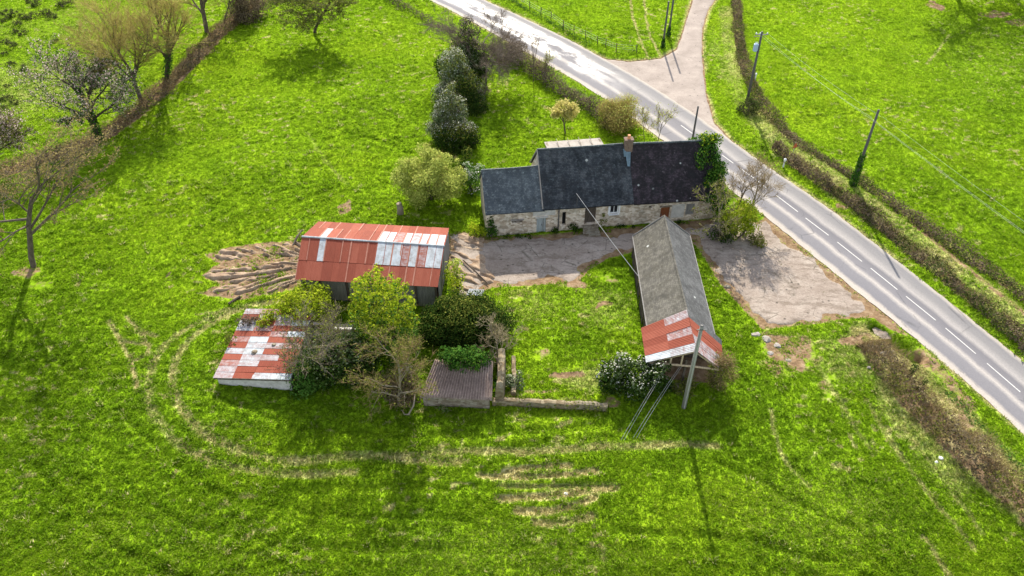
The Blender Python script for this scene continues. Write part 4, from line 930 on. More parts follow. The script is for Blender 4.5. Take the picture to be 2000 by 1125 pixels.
v = MB(); q = RB_ - RO; v.box((q.x - .9, q.y + .12, .7), (2.0, .35, 1.7)); v.box((q.x - 3.2, q.y + .12, .25), (1.4, .35, 1.0)); v.build('wall', WHITEWASH, rw, bevel=.06)
for t in (.05, .42, .97):
    v = MB(); p = RA_.lerp(RB_, t) - RO; v.box((p.x, p.y, .85), (.18, .18, 2.0)); v.build('post', CONCRETE, rw)

# ------------------------------------------------------------------ vegetation
def norm(v):
    l = math.sqrt(v[0] ** 2 + v[1] ** 2 + v[2] ** 2) or 1; return (v[0] / l, v[1] / l, v[2] / l)
def perp_dir(d, ang, rg):
    r = norm((rg.gauss(0, 1), rg.gauss(0, 1), rg.gauss(0, 1))); k = r[0] * d[0] + r[1] * d[1] + r[2] * d[2]
    p = norm((r[0] - k * d[0], r[1] - k * d[1], r[2] - k * d[2])); c, s = math.cos(ang), math.sin(ang)
    return (d[0] * c + p[0] * s, d[1] * c + p[1] * s, d[2] * c + p[2] * s)
def grow(rg, p, d, L, r, lvl, maxl, P, out):
    n = max(2, int(3 + (maxl - lvl)))
    pts = [p]; st = L / n
    for i in range(n):
        wv = P['wig'] * (1 if lvl else .5)
        d = norm((d[0] + rg.gauss(0, wv), d[1] + rg.gauss(0, wv), d[2] + rg.gauss(0, wv) + P['up'] * (1 if lvl else 0)))
        p = (p[0] + d[0] * st, p[1] + d[1] * st, p[2] + d[2] * st); pts.append(p)
    end = .62 if lvl == 0 else .30
    rad = [r * (1 - (1 - end) * i / n) for i in range(n + 1)]
    out.append((pts, rad, lvl))
    if lvl < maxl:
        k = P['kids'][lvl]; lo = P['first'] if lvl == 0 else .25
        for c in range(k):
            t = lo + (1 - lo) * (c + rg.random()) / k if lvl else lo + (1 - lo) * (c + .8) / k
            t = min(t, 1); f = t * n; i = min(int(f), n - 1); f -= i
            q = tuple(pts[i][m] * (1 - f) + pts[i + 1][m] * f for m in range(3)); dd = norm(tuple(pts[i + 1][m] - pts[i][m] for m in range(3)))
            a = R(rg.uniform(*P['ang'][min(lvl, len(P['ang']) - 1)]))
            rr = (rad[i] * (1 - f) + rad[i + 1] * f) * rg.uniform(.5, .72)
            ratio = P['ratio'][min(lvl, len(P['ratio']) - 1)] * rg.uniform(.75, 1.2) * (1 - .35 * max(0, t - .4))
            grow(rg, q, perp_dir(dd, a, rg), L * ratio, rr, lvl + 1, maxl, P, out)
def rand_dirs(rng, n):
    v = rng.normal(size=(n, 3)); return v / (np.linalg.norm(v, axis=1)[:, None] + 1e-9)
def leaf_quads(rng, C, size, Nrm=None, elong=1.5):
    """small rhombic leaves at C (n,3); Nrm biases the facing"""
    n = len(C); a = rand_dirs(rng, n)
    if Nrm is not None:
        b = np.cross(a, Nrm + .55 * rand_dirs(rng, n)); a = b / (np.linalg.norm(b, axis=1)[:, None] + 1e-9)
        c = np.cross(a, Nrm + .55 * rand_dirs(rng, n))
    else: c = np.cross(a, rand_dirs(rng, n))
    c = c / (np.linalg.norm(c, axis=1)[:, None] + 1e-9)
    s = (size * (.6 + .8 * rng.rand(n)))[:, None]
    V = np.stack([C - a * s * elong * .5, C + c * s * .5, C + a * s * elong * .5, C - c * s * .5], 1).reshape(-1, 3)
    return V, np.arange(n * 4).reshape(n, 4)
def twig_tris(rng, A, D, L, w):
    """thin tapering twigs starting at A along D"""
    n = len(A); s = np.cross(D, rand_dirs(rng, n)); s /= (np.linalg.norm(s, axis=1)[:, None] + 1e-9)
    w = np.broadcast_to(w, n)[:, None]; L = np.broadcast_to(L, n)[:, None]
    V = np.stack([A - s * w * .5, A + s * w * .5, A + D * L], 1).reshape(-1, 3)
    return V, np.arange(n * 3).reshape(n, 3)
def tubes_np(brs, minr=0.0):
    V = []; F = []; b = 0
    for pts, rad, lvl in brs:
        k = 7 if lvl == 0 else 5 if lvl == 1 else 4 if lvl == 2 else 3
        P_ = np.array(pts); n = len(P_); T_ = np.gradient(P_, axis=0); T_ /= (np.linalg.norm(T_, axis=1)[:, None] + 1e-9)
        a = np.cross(T_, np.array([.31, .17, .6])); a /= (np.linalg.norm(a, axis=1)[:, None] + 1e-9); c = np.cross(T_, a)
        w = np.arange(k) * 2 * PI / k
        ring = P_[:, None, :] + (a[:, None, :] * np.cos(w)[None, :, None] + c[:, None, :] * np.sin(w)[None, :, None]) * np.maximum(np.array(rad), minr)[:, None, None]
        V.append(ring.reshape(-1, 3)); ii = b + np.arange(n * k).reshape(n, k); jj = np.roll(ii, -1, axis=1)
        F.append(np.stack([ii[:-1], jj[:-1], jj[1:], ii[1:]], -1).reshape(-1, 4)); b += n * k
    return np.concatenate(V), np.concatenate(F)
BARK_GREY = mat_bark('grey_brown_bark', (.060, .048, .038), (.16, .13, .105))
BARK_PALE = mat_bark('pale_bark', (.16, .135, .10), (.34, .29, .22))
BARK_DARK = mat_bark('dark_bark', (.035, .028, .022), (.09, .07, .055))
TWIG_TAN = mat_leaf('tan_twigs', [(.2, (.16, .11, .055)), (.6, (.27, .20, .10)), (.85, (.38, .30, .16))], .2)
TWIG_OLIVE = mat_leaf('olive_budding_twigs', [(.2, (.2304, .18, .0648)), (.6, (.3888, .324, .108)), (.85, (.5184, .4608, .1584))], .25)
TWIG_GREY = mat_leaf('grey_twigs', [(.2, (.11, .085, .065)), (.6, (.20, .16, .13)), (.85, (.30, .25, .21))], .15)
TWIG_PURPLE = mat_leaf('purplish_twigs', [(.2, (.10, .07, .06)), (.6, (.20, .145, .125)), (.85, (.42, .34, .32))], .2)
TWIG_BROWN = mat_leaf('brown_bramble', [(.2, (.062, .049, .032)), (.5, (.125, .100, .064)), (.85, (.21, .172, .112))], .2)
TWIG_PALE = mat_leaf('pale_dead_twigs', [(.2, (.24, .19, .12)), (.6, (.36, .30, .19)), (.85, (.46, .40, .28))], .15)
LEAF_YG = mat_leaf('yellow_green_leaves', [(.2, (.125, .2, .01)), (.5, (.275, .3625, .0175)), (.85, (.475, .525, .0438))], .5)
LEAF_WILLOW = mat_leaf('soft_willow_leaves', [(.2, (.1885, .24, .048)), (.5, (.3625, .42, .09)), (.85, (.551, .6, .156))], .45)
LEAF_DARK = mat_leaf('dark_evergreen_leaves', [(.2, (.0138, .0322, .0069)), (.5, (.0322, .0667, .0115)), (.85, (.069, .1092, .0184))], .25)
LEAF_MID = mat_leaf('mid_green_leaves', [(.2, (.0319, .087, .0145)), (.5, (.0725, .1668, .0261)), (.85, (.145, .2755, .0508))], .38)
LEAF_IVY = mat_leaf('ivy_leaves', [(.2, (.0208, .065, .0104)), (.5, (.0455, .13, .0182)), (.85, (.13, .221, .026))], .3)
LEAF_OLIVE = mat_leaf('olive_leaves', [(.2, (.065, .0845, .0156)), (.5, (.13, .156, .026)), (.85, (.26, .273, .0585))], .4)
LEAF_SILVER = mat_leaf('grey_green_glossy_leaves', [(.2, (.0493, .0764, .0271)), (.5, (.1047, .1454, .0555)), (.85, (.2342, .2835, .1356))], .35, .03)
LEAF_TAN = mat_leaf('tan_young_leaves', [(.2, (.17, .13, .055)), (.6, (.27, .215, .085)), (.85, (.36, .30, .13))], .4)
BLOSSOM_GLINT = mat_leaf('white_blossom_and_glint', [(.2, (.4928, .4928, .4211)), (.6, (.663, .6541, .6003)), (.85, (.7526, .7437, .7078))], .4)  # white flowers; on the evergreen row, painted sunlit leaf edges
BLOSSOM_PINK = mat_leaf('dull_pink_blossom', [(.2, (.459, .3375, .324)), (.6, (.675, .54, .513)), (.85, (.837, .702, .675))], .35)
LEAF_PALEYEL = mat_leaf('pale_yellow_shoots', [(.2, (.3125, .3125, .075)), (.5, (.525, .475, .1625)), (.85, (.725, .625, .275))], .45)
LEAF_GORSE = mat_leaf('gorse_green', [(.2, (.033, .055, .0132)), (.5, (.066, .0935, .0242)), (.85, (.121, .143, .044))], .3)

def tree(label, x, y, lean, H, W, seed, bark=BARK_GREY, twig=TWIG_TAN, leaf=None, kids=(5, 6, 6), first=.35, up=.05, trunk_r=None, twn=9, leafn=0, leafs=.14, trunk_h=.42,
         cat='tree', group=None, twl=.75, tww=.024, ivy=0, wig=.14, name='tree', ang=((25, 55), (25, 60), (25, 65)), ratio=(.75, .62, .6), yspread=1.0, blossom_or_glint=None, blossomn=0, d0=None):
    rg = random.Random(seed); rng = np.random.RandomState(seed + 9000)
    P = dict(wig=wig, up=up, kids=kids, first=first, ang=ang, ratio=ratio); out = []
    L0 = H * trunk_h
    grow(rg, (0, 0, -.25), norm(d0 or (lean * .55, 0, H)), L0, trunk_r or H * .026, 0, len(kids), P, out)
    # fit the crown: keep the trunk base, stretch to the wanted height and width
    pts = np.array([p for b in out if b[2] >= 2 for p in b[0]])
    zt = np.percentile(pts[:, 2], 99.3); kz = (H - twl * .6) / zt
    def fit(a):
        a = np.array(a, float); z = a[:, 2] * kz; t = np.clip(z / H, 0, 1)
        a[:, 0] = (a[:, 0] - cx0 * t) * (1 + (kx - 1) * np.clip(t * 2.2, 0, 1)) + lean * t ** .9
        a[:, 1] = a[:, 1] * (1 + (ky - 1) * np.clip(t * 2.2, 0, 1)); a[:, 2] = z; return a
    tp = np.clip(pts[:, 2] * kz / H, .05, 1); cx0 = float(np.mean(pts[:, 0] / np.maximum(tp, .3)))
    q = pts[:, 0] - cx0 * tp; wx = np.percentile(q, 98) - np.percentile(q, 2); wy = np.percentile(pts[:, 1], 98) - np.percentile(pts[:, 1], 2)
    kx = max(.2, (W - twl) / max(wx, .3)); ky = max(.2, (W - twl) * yspread / max(wy, .3))
    out = [(fit(p), r, l) for p, r, l in out]
    root = empty(name, (x, y, gz(x, y))); tag(root, label, cat, group)
    V, F = tubes_np([b for b in out if b[2] < len(kids)], .012); raw_mesh('trunk', V, [F], bark, smooth_=True, parent=root)
    # crown: last branches + fine twigs + leaves
    V, F = tubes_np([b for b in out if b[2] == len(kids)], .009); Vs = [V]; Fs = [F]; M = [0] * len(F); nb = len(V)
    A = []; D = []
    for p, r, l in out:
        if l >= len(kids) - 1:
            m = twn if l == len(kids) else max(2, twn // 2)
            t = rng.rand(m) * (len(p) - 1.001); i = t.astype(int); f = (t - i)[:, None]
            A.append(p[i] * (1 - f) + p[i + 1] * f); D.append(p[i + 1] - p[i])
    A = np.concatenate(A); D = np.concatenate(D); D /= (np.linalg.norm(D, axis=1)[:, None] + 1e-9)
    D = D + .75 * rand_dirs(rng, len(D)) + np.array([0, 0, .15]); D /= np.linalg.norm(D, axis=1)[:, None]
    TL = twl * (.4 + .8 * rng.rand(len(A)))
    V, T3 = twig_tris(rng, A, D, TL, tww); Vs.append(V); tri = T3 + nb; nb += len(V)
    polys = [F]; mats = [twig]
    polys.append(tri); M += [0] * len(tri)
    if leaf and leafn:
        k = np.repeat(np.arange(len(A)), leafn); t = rng.rand(len(k))[:, None]
        C = A[k] + D[k] * TL[k][:, None] * t + .10 * rng.normal(size=(len(k), 3))
        V, Q = leaf_quads(rng, C, leafs); Vs.append(V); polys.append(Q + nb); nb += len(V); mats.append(leaf); M += [1] * len(Q)
    raw_mesh('crown', np.concatenate(Vs), polys, mats, midx=M, parent=root)
    if blossom_or_glint:
        k = rng.choice(len(A), min(len(A), blossomn)); C = A[k] + D[k] * TL[k][:, None] * rng.rand(len(k))[:, None] + .06 * rng.normal(size=(len(k), 3))
        V, Q = leaf_quads(rng, C, .13, elong=1.1); raw_mesh('blossom_or_glint', V, [Q], blossom_or_glint, parent=root)
    if ivy:
        p, r, l = out[0]; n = int(ivy); t = rng.rand(n) * (len(p) - 1.001); i = t.astype(int); f = (t - i)[:, None]
        C = p[i] * (1 - f) + p[i + 1] * f; C += rand_dirs(rng, n) * (np.array(r)[i][:, None] * (1.1 + .8 * rng.rand(n)[:, None]) + .05)
        for b in out[1:6]:
            m = n // 10; t = rng.rand(m) ** 1.4 * (len(b[0]) - 1.001); i = t.astype(int); f = (t - i)[:, None]; C = np.concatenate([C, b[0][i] * (1 - f) + b[0][i + 1] * f + rand_dirs(rng, m) * .22])
        V, Q = leaf_quads(rng, C, .17, elong=1.2); raw_mesh('ivy', V, [Q], LEAF_IVY, parent=root)
    return root

def lump_cloud(rng, x_r, y_r, h, nl, lump, z0=0.0, shape='dome'):
    """centres and radii of foliage lumps filling a dome, cone or column of half-widths x_r,y_r and height h"""
    C = []; Rr = []
    while len(C) < nl:
        u = rng.rand(3) * 2 - 1; z = rng.rand()
        if shape == 'cone': lim = (1 - z) ** .75 * 1.0
        elif shape == 'column': lim = min(1, 1.6 * (1 - z) ** .6) * (.75 + .25 * math.sin(z * 9 + nl))
        else: lim = math.sqrt(max(0, 1 - (max(0, z - .38) / .62) ** 2)) * (.82 + .18 * min(1, z * 3))
        q = math.hypot(u[0], u[1])
        if q > lim or q < lim * .25 and z < .7: continue
        C.append((u[0] * x_r * .97, u[1] * y_r * .97, z0 + z * (h - lump * .6))); Rr.append(lump * (.42 + 1.05 * rng.rand() ** 1.5))
    return np.array(C), np.array(Rr)
def cloud_leaves(rng, C, Rr, dens, size, jit=.16):
    n = np.maximum(6, (dens * Rr ** 2 / size ** 2).astype(int)); k = np.repeat(np.arange(len(C)), n); d = rand_dirs(rng, len(k))
    rr = Rr[k] * (1 - .55 * rng.rand(len(k)) ** 2.2)
    return C[k] + d * rr[:, None] * np.array([1, 1, .85]) + jit * rng.normal(size=d.shape) * size, d
def bush(label, x, y, W, H, seed, leaf, nl=26, lump=None, size=.13, dens=4.5, shape='dome', D=None, name='shrub', cat='shrub', stems=5, twigs=0, twig=TWIG_GREY, twl=.7, blossom_or_glint=0, blossom_or_glint_mat=BLOSSOM_GLINT,
         bsize=.12, group=None, lean=(0, 0), z0=None, stem_h=.6, elong=1.5, bark=BARK_GREY, base=0.0, top_bias=0.0, leaf2=None, mixlo=.35, mixk=1.2):
    rng = np.random.RandomState(seed); rg = random.Random(seed)
    D = D or W; lump = lump or max(.28, .24 * min(W, H * 1.3))
    root = empty(name, (x, y, gz(x, y) if z0 is None else z0)); tag(root, label, cat, group)
    C, Rr = lump_cloud(rng, W / 2 - lump * .35, D / 2 - lump * .35, H - base, nl, lump, base, shape)
    C[:, 0] += lean[0] * C[:, 2] / H; C[:, 1] += lean[1] * C[:, 2] / H
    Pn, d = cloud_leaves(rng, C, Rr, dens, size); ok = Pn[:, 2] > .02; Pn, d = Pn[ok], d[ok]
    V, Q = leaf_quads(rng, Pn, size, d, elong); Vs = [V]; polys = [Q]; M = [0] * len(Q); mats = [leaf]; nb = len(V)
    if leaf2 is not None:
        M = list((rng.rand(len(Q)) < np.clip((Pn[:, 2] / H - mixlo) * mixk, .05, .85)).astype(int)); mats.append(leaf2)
    if twigs:
        k = rng.randint(0, len(C), twigs); dd = rand_dirs(rng, twigs); dd[:, 2] = np.abs(dd[:, 2]) * .9 + .1; dd /= np.linalg.norm(dd, axis=1)[:, None]
        A = C[k] + dd * Rr[k][:, None] * .5; V, T3 = twig_tris(rng, A, dd, twl * (.4 + rng.rand(twigs)), .026); Vs.append(V); polys.append(T3 + nb); nb += len(V); mats.append(twig); M += [len(mats) - 1] * len(T3)
    raw_mesh('foliage', np.concatenate(Vs), polys, mats, midx=M, parent=root)
    if stems:
        br = []
        for s_ in range(stems):
            c = C[rg.randrange(len(C))]; b0 = (rg.uniform(-.2, .2) * W * .4, rg.uniform(-.2, .2) * D * .4, -.2)
            m = [(b0[i] * (1 - t) + c[i] * t + (rg.uniform(-.1, .1) if 0 < t < 1 else 0)) for t in (0, .35, .7, 1) for i in range(3)]
            br.append((np.array(m).reshape(4, 3), [.035 * H ** .5 + .02] * 2 + [.03, .015], 1))
        V, F = tubes_np(br); raw_mesh('stems', V, [F], bark, smooth_=True, parent=root)
    if blossom_or_glint:
        up = d @ np.array([-.25, .35, .75]) + .35 * rng.rand(len(d)); k = np.argsort(-up)[:int(len(d) * min(1, blossom_or_glint))]; k = k[rng.rand(len(k)) < .75]  # pale quads face sunward; on the evergreen row they paint backlit leaf edges
        V, Q = leaf_quads(rng, Pn[k] + d[k] * .05, bsize, d[k], 1.1); raw_mesh('blossom_or_glint', V, [Q], blossom_or_glint_mat, parent=root)
    return root
def hedge(label, pts, width, height, seed, leaf, twig=None, size=.13, dens=30, twigs=14, twl=.5, name='hedge', cat='hedge', group=None, ragged=.5, gaps=0.0, flat=False, leaf2=None):
    """clipped or ragged hedge along a ground line; leaves and twigs through its volume"""
    rng = np.random.RandomState(seed); pts = resample(smooth(pts, 2), .5); P_ = np.array(pts); T_ = np.gradient(P_, axis=0); T_ /= np.linalg.norm(T_, axis=1)[:, None]; Nn = np.stack([-T_[:, 1], T_[:, 0]], 1)
    x0, y0 = P_[len(P_) // 2]; z00 = gz(x0, y0); L = len(P_) * .5
    hv = height * (1 + ragged * 1.6 * (fbm(P_[:, 0], P_[:, 1], 3.0, seed % 50 + 200, 3) - .5)); wv = width * (1 + ragged * 1.2 * (fbm(P_[:, 0], P_[:, 1], 4.0, seed % 50 + 230, 2) - .5))
    if gaps: g_ = sst(gaps - .12, gaps + .12, fbm(P_[:, 0], P_[:, 1], 5.0, seed % 50 + 260, 2)); hv = hv * (.15 + .85 * g_)
    def sample(n, edge):
        k = rng.randint(0, len(P_) - 1, n); f = rng.rand(n)[:, None]; c = P_[k] * (1 - f) + P_[k + 1] * f; a = rng.rand(n) * PI
        e = 1 - edge * rng.rand(n) ** 1.6
        lump = .58 + .85 * fbm(c[:, 0] + np.cos(a) * 2, c[:, 1] + np.sin(a) * 2, 1.3, seed % 50 + 300, 2)
        off = np.cos(a) * wv[k] / 2 * e * lump
        z = np.sin(a) ** (.55 if flat else .8) * hv[k] * e * lump
        xy = c + Nn[k] * off[:, None]; gzz = g_at(xy[:, 0], xy[:, 1], GH)
        return np.concatenate([xy, (gzz + z)[:, None]], 1), np.concatenate([Nn[k] * np.cos(a)[:, None], np.sin(a)[:, None]], 1)
    off = np.array([x0, y0, z00])
    n = int(dens * L * (width + height * 1.6)); C, d = sample(n, .5); V, Q = leaf_quads(rng, C - off, size, d)
    Vs = [V]; polys = [Q]; M = [0] * len(Q); mats = [leaf]
    if leaf2: M = list((rng.rand(len(Q)) < .75 * sst(.40, .60, fbm(C[:, 0], C[:, 1], 2.2, 311, 2))).astype(int)); mats.append(leaf2)
    if twig and twigs:
        n = int(twigs * L * (width + height)); A, d = sample(n, .6); dd = d + .6 * rand_dirs(rng, n) + np.array([0, 0, .45]); dd /= np.linalg.norm(dd, axis=1)[:, None]
        V2, T3 = twig_tris(rng, A - off, dd, twl * (.4 + rng.rand(n)), .028); polys.append(T3 + len(V)); Vs.append(V2); mats.append(twig); M += [len(mats) - 1] * len(T3)
    o = raw_mesh(name, np.concatenate(Vs), polys, mats, midx=M); o.location = off
    return tag(o, label, cat, group)

# --- trees of the left bank
GB = 'bare trees along the left bank'
tree('large tan budding tree leaning over the near end of the left bank, its trunk forked', -48.09, 60.86, 4.20, 17.34, 18.60, 11, BARK_GREY, TWIG_GREY, LEAF_TAN, d0=(-.75, 0, 1), kids=(7, 7, 6), first=.45, twn=12, leafn=2, leafs=.11, trunk_h=.40, up=.02, trunk_r=.30, ang=((30, 62), (25, 60), (25, 70)), cat='tree')
tree('pink-grey blossoming tree cut off by the left edge', -60.78, 76.97, 5.00, 8.80, 7.44, 12, BARK_DARK, TWIG_PURPLE, LEAF_OLIVE, kids=(7, 7, 6), twn=16, leafn=1, blossom_or_glint=BLOSSOM_PINK, blossomn=4600, trunk_h=.35)
tree('ivy-trunked tree with dull pink blossoms on the left bank', -50.63, 84.87, 0.37, 11.62, 11.48, 13, BARK_DARK, TWIG_PURPLE, LEAF_IVY, kids=(8, 7, 7), first=.3, twn=17, leafn=1, leafs=.13, ivy=1800, blossom_or_glint=BLOSSOM_PINK, blossomn=12000, trunk_h=.32, up=0.0, twl=.85, trunk_r=.34)
tree('wide fan-shaped bare tree on the left bank beside the ivy-trunked one', -48.57, 93.85, 0.02, 14.22, 13.15, 14, BARK_GREY, TWIG_OLIVE, None, kids=(9, 8, 7), first=.55, up=.06, twn=22, trunk_h=.30, trunk_r=.30, twl=1.2, tww=.026, ang=((14, 48), (18, 42), (20, 50)), ratio=(1.25, .62, .6), wig=.09, group=GB)
tree('upright bare tree with ivy up its stem, right of the fan-shaped one', -47.30, 99.90, 2.46, 13.98, 10.06, 15, BARK_DARK, TWIG_OLIVE, None, kids=(8, 7, 7), first=.35, up=.10, twn=20, trunk_h=.42, twl=1.2, ivy=900, ang=((14, 42), (18, 42), (20, 50)), wig=.09, group=GB)
tree('bare tree on the bank whose top leaves the picture, beside a thin sapling', -46.21, 115.51, 1.24, 13.76, 11.19, 16, BARK_GREY, TWIG_OLIVE, None, kids=(7, 7, 6), first=.3, up=.10, twn=18, trunk_h=.4, twl=1.1, group=GB, ang=((14, 42), (18, 42), (20, 50)), wig=.09)
tree('thin bare sapling at the far end of the left bank', -44.52, 118.44, 3.27, 9.17, 6.16, 17, BARK_GREY, TWIG_OLIVE, None, kids=(6, 6, 5), up=.10, twn=16, trunk_h=.4, trunk_r=.10, group=GB)
tree('lone dark-limbed tree standing in the open field, casting a rounded shadow', -29.94, 115.15, 1.63, 8.92, 11.32, 18, BARK_DARK, TWIG_GREY, LEAF_OLIVE, kids=(7, 7, 7), first=.4, twn=16, leafn=2, trunk_h=.42, up=.0, trunk_r=.24)
for k, (a, lab) in enumerate((((73.31, 130.01, -5.32, 14.25, 18.72), 'spreading field tree beyond the top right corner, its shade on bare soil'), ((82.59, 128.74, -5.57, 13.15, 16.20), 'rightmost field tree beyond the top right corner'))):
    tree(lab, *a, 20 + k, BARK_GREY, TWIG_TAN, LEAF_OLIVE, kids=(7, 7, 6), twn=14, leafn=2, trunk_h=.38, group='trees beyond the top right corner')
# bank hedge
hedge('brown leafless bank hedge running down the left field edge', LEFT_BANK, 2.7, .9, 31, TWIG_BROWN, TWIG_TAN, .14, 55, 36, .6, ragged=1.1, leaf2=TWIG_TAN)
bush('dark purple-brown thicket at the far top end of the left bank', -40.33, 120.06, 5.89, 4.88, 32, TWIG_BROWN, nl=26, size=.16, twigs=900, twig=TWIG_GREY, dens=4)
hedge('low bramble hedge between the top field and the road', [(-23.08, 132.17), (-19.06, 126.66), (-14.90, 121.87), (-12.00, 118.44), (-10.28, 116.23)], 1.5, .7, 33, TWIG_BROWN, TWIG_GREY, .14, 26, 14, .5, ragged=.8)

# --- row of evergreens behind the house; their white flecks are painted sunlit edges
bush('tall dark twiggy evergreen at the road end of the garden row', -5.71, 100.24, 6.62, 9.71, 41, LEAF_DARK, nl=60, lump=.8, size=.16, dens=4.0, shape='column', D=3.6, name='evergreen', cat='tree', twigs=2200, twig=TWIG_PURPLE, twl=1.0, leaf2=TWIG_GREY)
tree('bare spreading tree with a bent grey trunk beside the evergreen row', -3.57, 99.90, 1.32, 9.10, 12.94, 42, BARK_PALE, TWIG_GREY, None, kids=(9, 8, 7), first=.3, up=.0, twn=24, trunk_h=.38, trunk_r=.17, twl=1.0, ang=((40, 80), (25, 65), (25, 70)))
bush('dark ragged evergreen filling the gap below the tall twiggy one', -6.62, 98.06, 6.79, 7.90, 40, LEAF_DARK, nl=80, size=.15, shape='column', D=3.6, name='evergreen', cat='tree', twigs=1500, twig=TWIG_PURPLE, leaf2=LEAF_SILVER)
bush('grey-green glossy shrub with sunlit edges painted as white flecks, middle of the garden row', -7.20, 93.70, 5.94, 8.70, 43, LEAF_SILVER, nl=80, size=.14, shape='cone', D=3.6, twigs=1300, twl=.9, twig=TWIG_GREY, leaf2=LEAF_OLIVE, name='evergreen', cat='tree', blossom_or_glint=.34, bsize=.11, group='white-flecked evergreens')
bush('tall cone of grey-green leaves with sunlit tips painted white, nearest the willow', -7.53, 85.35, 6.44, 8.61, 44, LEAF_SILVER, nl=110, size=.15, shape='cone', twigs=1300, twl=.9, twig=TWIG_GREY, D=4.6, name='evergreen', cat='tree', blossom_or_glint=.34, bsize=.11, lump=.75, leaf2=LEAF_OLIVE, group='white-flecked evergreens')
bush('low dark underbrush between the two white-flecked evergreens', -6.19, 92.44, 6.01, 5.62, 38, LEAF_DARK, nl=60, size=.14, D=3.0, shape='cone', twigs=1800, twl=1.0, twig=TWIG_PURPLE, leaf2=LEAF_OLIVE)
bush('dark leafy shrub at the foot of the white-tipped cone', -6.75, 83.00, 6.20, 3.63, 39, LEAF_DARK, nl=50, size=.14, D=3.0, twigs=1200, twl=.8, blossom_or_glint=.22, bsize=.10, leaf2=LEAF_OLIVE)
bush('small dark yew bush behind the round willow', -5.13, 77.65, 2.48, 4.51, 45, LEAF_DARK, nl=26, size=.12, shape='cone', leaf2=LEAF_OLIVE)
bush('white-blossomed bush against the left end of the house', -4.52, 74.13, 3.03, 4.15, 46, LEAF_MID, nl=26, size=.13, blossom_or_glint=.42, bsize=.13)
bush('big round soft-green willow left of the house', -8.94, 72.42, 7.98, 6.67, 47, LEAF_WILLOW, nl=110, lump=.85, size=.14, dens=5.5, name='willow_tree', cat='tree', twigs=2500, twig=TWIG_OLIVE, base=1.0, stems=9, stem_h=.5, twl=.6)
tree('small pollard with a pale yellow crown in the garden', 6.61, 86.31, -0.21, 4.59, 3.13, 48, BARK_GREY, TWIG_OLIVE, LEAF_PALEYEL, kids=(6, 5, 4), first=.5, up=.08, twn=9, leafn=4, leafs=.12, trunk_h=.5, twl=.45, trunk_r=.11)
hedge('brown and rusty hedge between the garden and the road', [(-1.11, 108.46), (1.31, 105.71), (3.21, 102.60), (5.42, 98.74), (7.16, 95.90), (9.38, 93.44), (11.31, 90.81), (12.90, 88.27)], 2.2, 1.6, 49, TWIG_BROWN, TWIG_PURPLE, .14, 55, 45, .9, ragged=.7)
bush('dark thicket joining the bare tree and the roadside hedge', -0.36, 106.26, 6.47, 2.99, 50, TWIG_BROWN, nl=24, size=.14, twigs=1500, twig=TWIG_PURPLE, dens=2.5)
bush('feathery yellow-brown willow bush by the road behind the chimney', 13.60, 88.45, 5.97, 3.93, 51, TWIG_OLIVE, nl=50, size=.11, dens=2.2, twigs=3800, twig=TWIG_OLIVE, twl=1.1, leaf2=LEAF_WILLOW)
GS_ = 'thin saplings along the road hedge'
for k, (*a, lab) in enumerate(((2.87, 99.61, -0.20, 7.30, 2.32, 'thinnest sapling by the road, left of the yellow pollard'), (17.89, 84.63, 0.15, 5.17, 3.08, 'thin bare sapling rising beside the chimney'), (16.26, 85.11, 0.14, 4.23, 2.48, 'thin sapling between the feathery willow and the chimney'), (4.25, 101.39, 0.73, 3.76, 1.96, 'short twiggy sapling in the rusty hedge'))):
    tree(lab, *a, 52 + k, BARK_GREY, TWIG_TAN, LEAF_WILLOW if k else None, kids=(5, 4, 4), first=.3, up=.12, twn=5, leafn=1, leafs=.08, trunk_h=.6, trunk_r=.05, twl=.6, name='sapling', cat='sapling', group=GS_)
# --- house corner
iv = empty('ivy_mass', (*hp(24.5, 3.9, 0).xy, 0), HRZ); tag(iv, 'dense dark ivy mound covering the right gable of the house', 'ivy')
rng = np.random.RandomState(60); n = 240; vv = rng.rand(n) * 9.4 - 4.5; rz_ = 7.5 - np.abs(vv - .3) * .97; zz = np.minimum(rng.rand(n) ** .6 * 1.05, 1.0) * np.maximum(rz_, .8)
C = np.stack([-.35 + rng.rand(n) * 1.3 - (zz > rz_ * .80) * rng.rand(n) * 1.5, vv, zz + .35], 1); Rr = .45 + .35 * rng.rand(n)
Pn, d = cloud_leaves(rng, C, Rr, 5.0, .16); V, Q = leaf_quads(rng, Pn, .16, d, 1.3)
raw_mesh('foliage', V, [Q], [LEAF_IVY, LEAF_YG], midx=(rng.rand(len(Q)) < np.clip((Pn[:, 2] - 6.8) * .4, .02, .4)).astype(int), parent=iv)
v = MB()
for k in range(3): v.tube([(.15, -1.5 + k * 1.4, -.2), (.2, -1.2 + k * 1.3, 2.0), (.2, -.9 + k * 1.1, 4.5)], [.09, .07, .04], 6)
v.build('stems', BARK_GREY, iv)
bush('bright yellow-green bush at the right front corner of the house', 23.57, 65.99, 3.83, 5.06, 61, LEAF_YG, nl=54, size=.14, dens=4.0, twigs=700, twig=TWIG_OLIVE, lump=.62)
GT_ = 'bare trees at the house corner'
tree('slim bare tree rising behind the bright bush, in front of the road', 24.35, 69.59, -0.17, 7.55, 4.21, 62, BARK_GREY, TWIG_TAN, None, kids=(5, 5, 5), first=.35, up=.12, twn=7, trunk_h=.45, trunk_r=.10, twl=.8, group=GT_)
tree('fan of pale bare branches leaning out over the road from the bright bush', 25.36, 68.13, 0.55, 7.64, 5.33, 63, BARK_PALE, TWIG_TAN, None, kids=(6, 6, 5), first=.3, up=.09, twn=8, trunk_h=.42, trunk_r=.12, twl=.9, group=GT_)
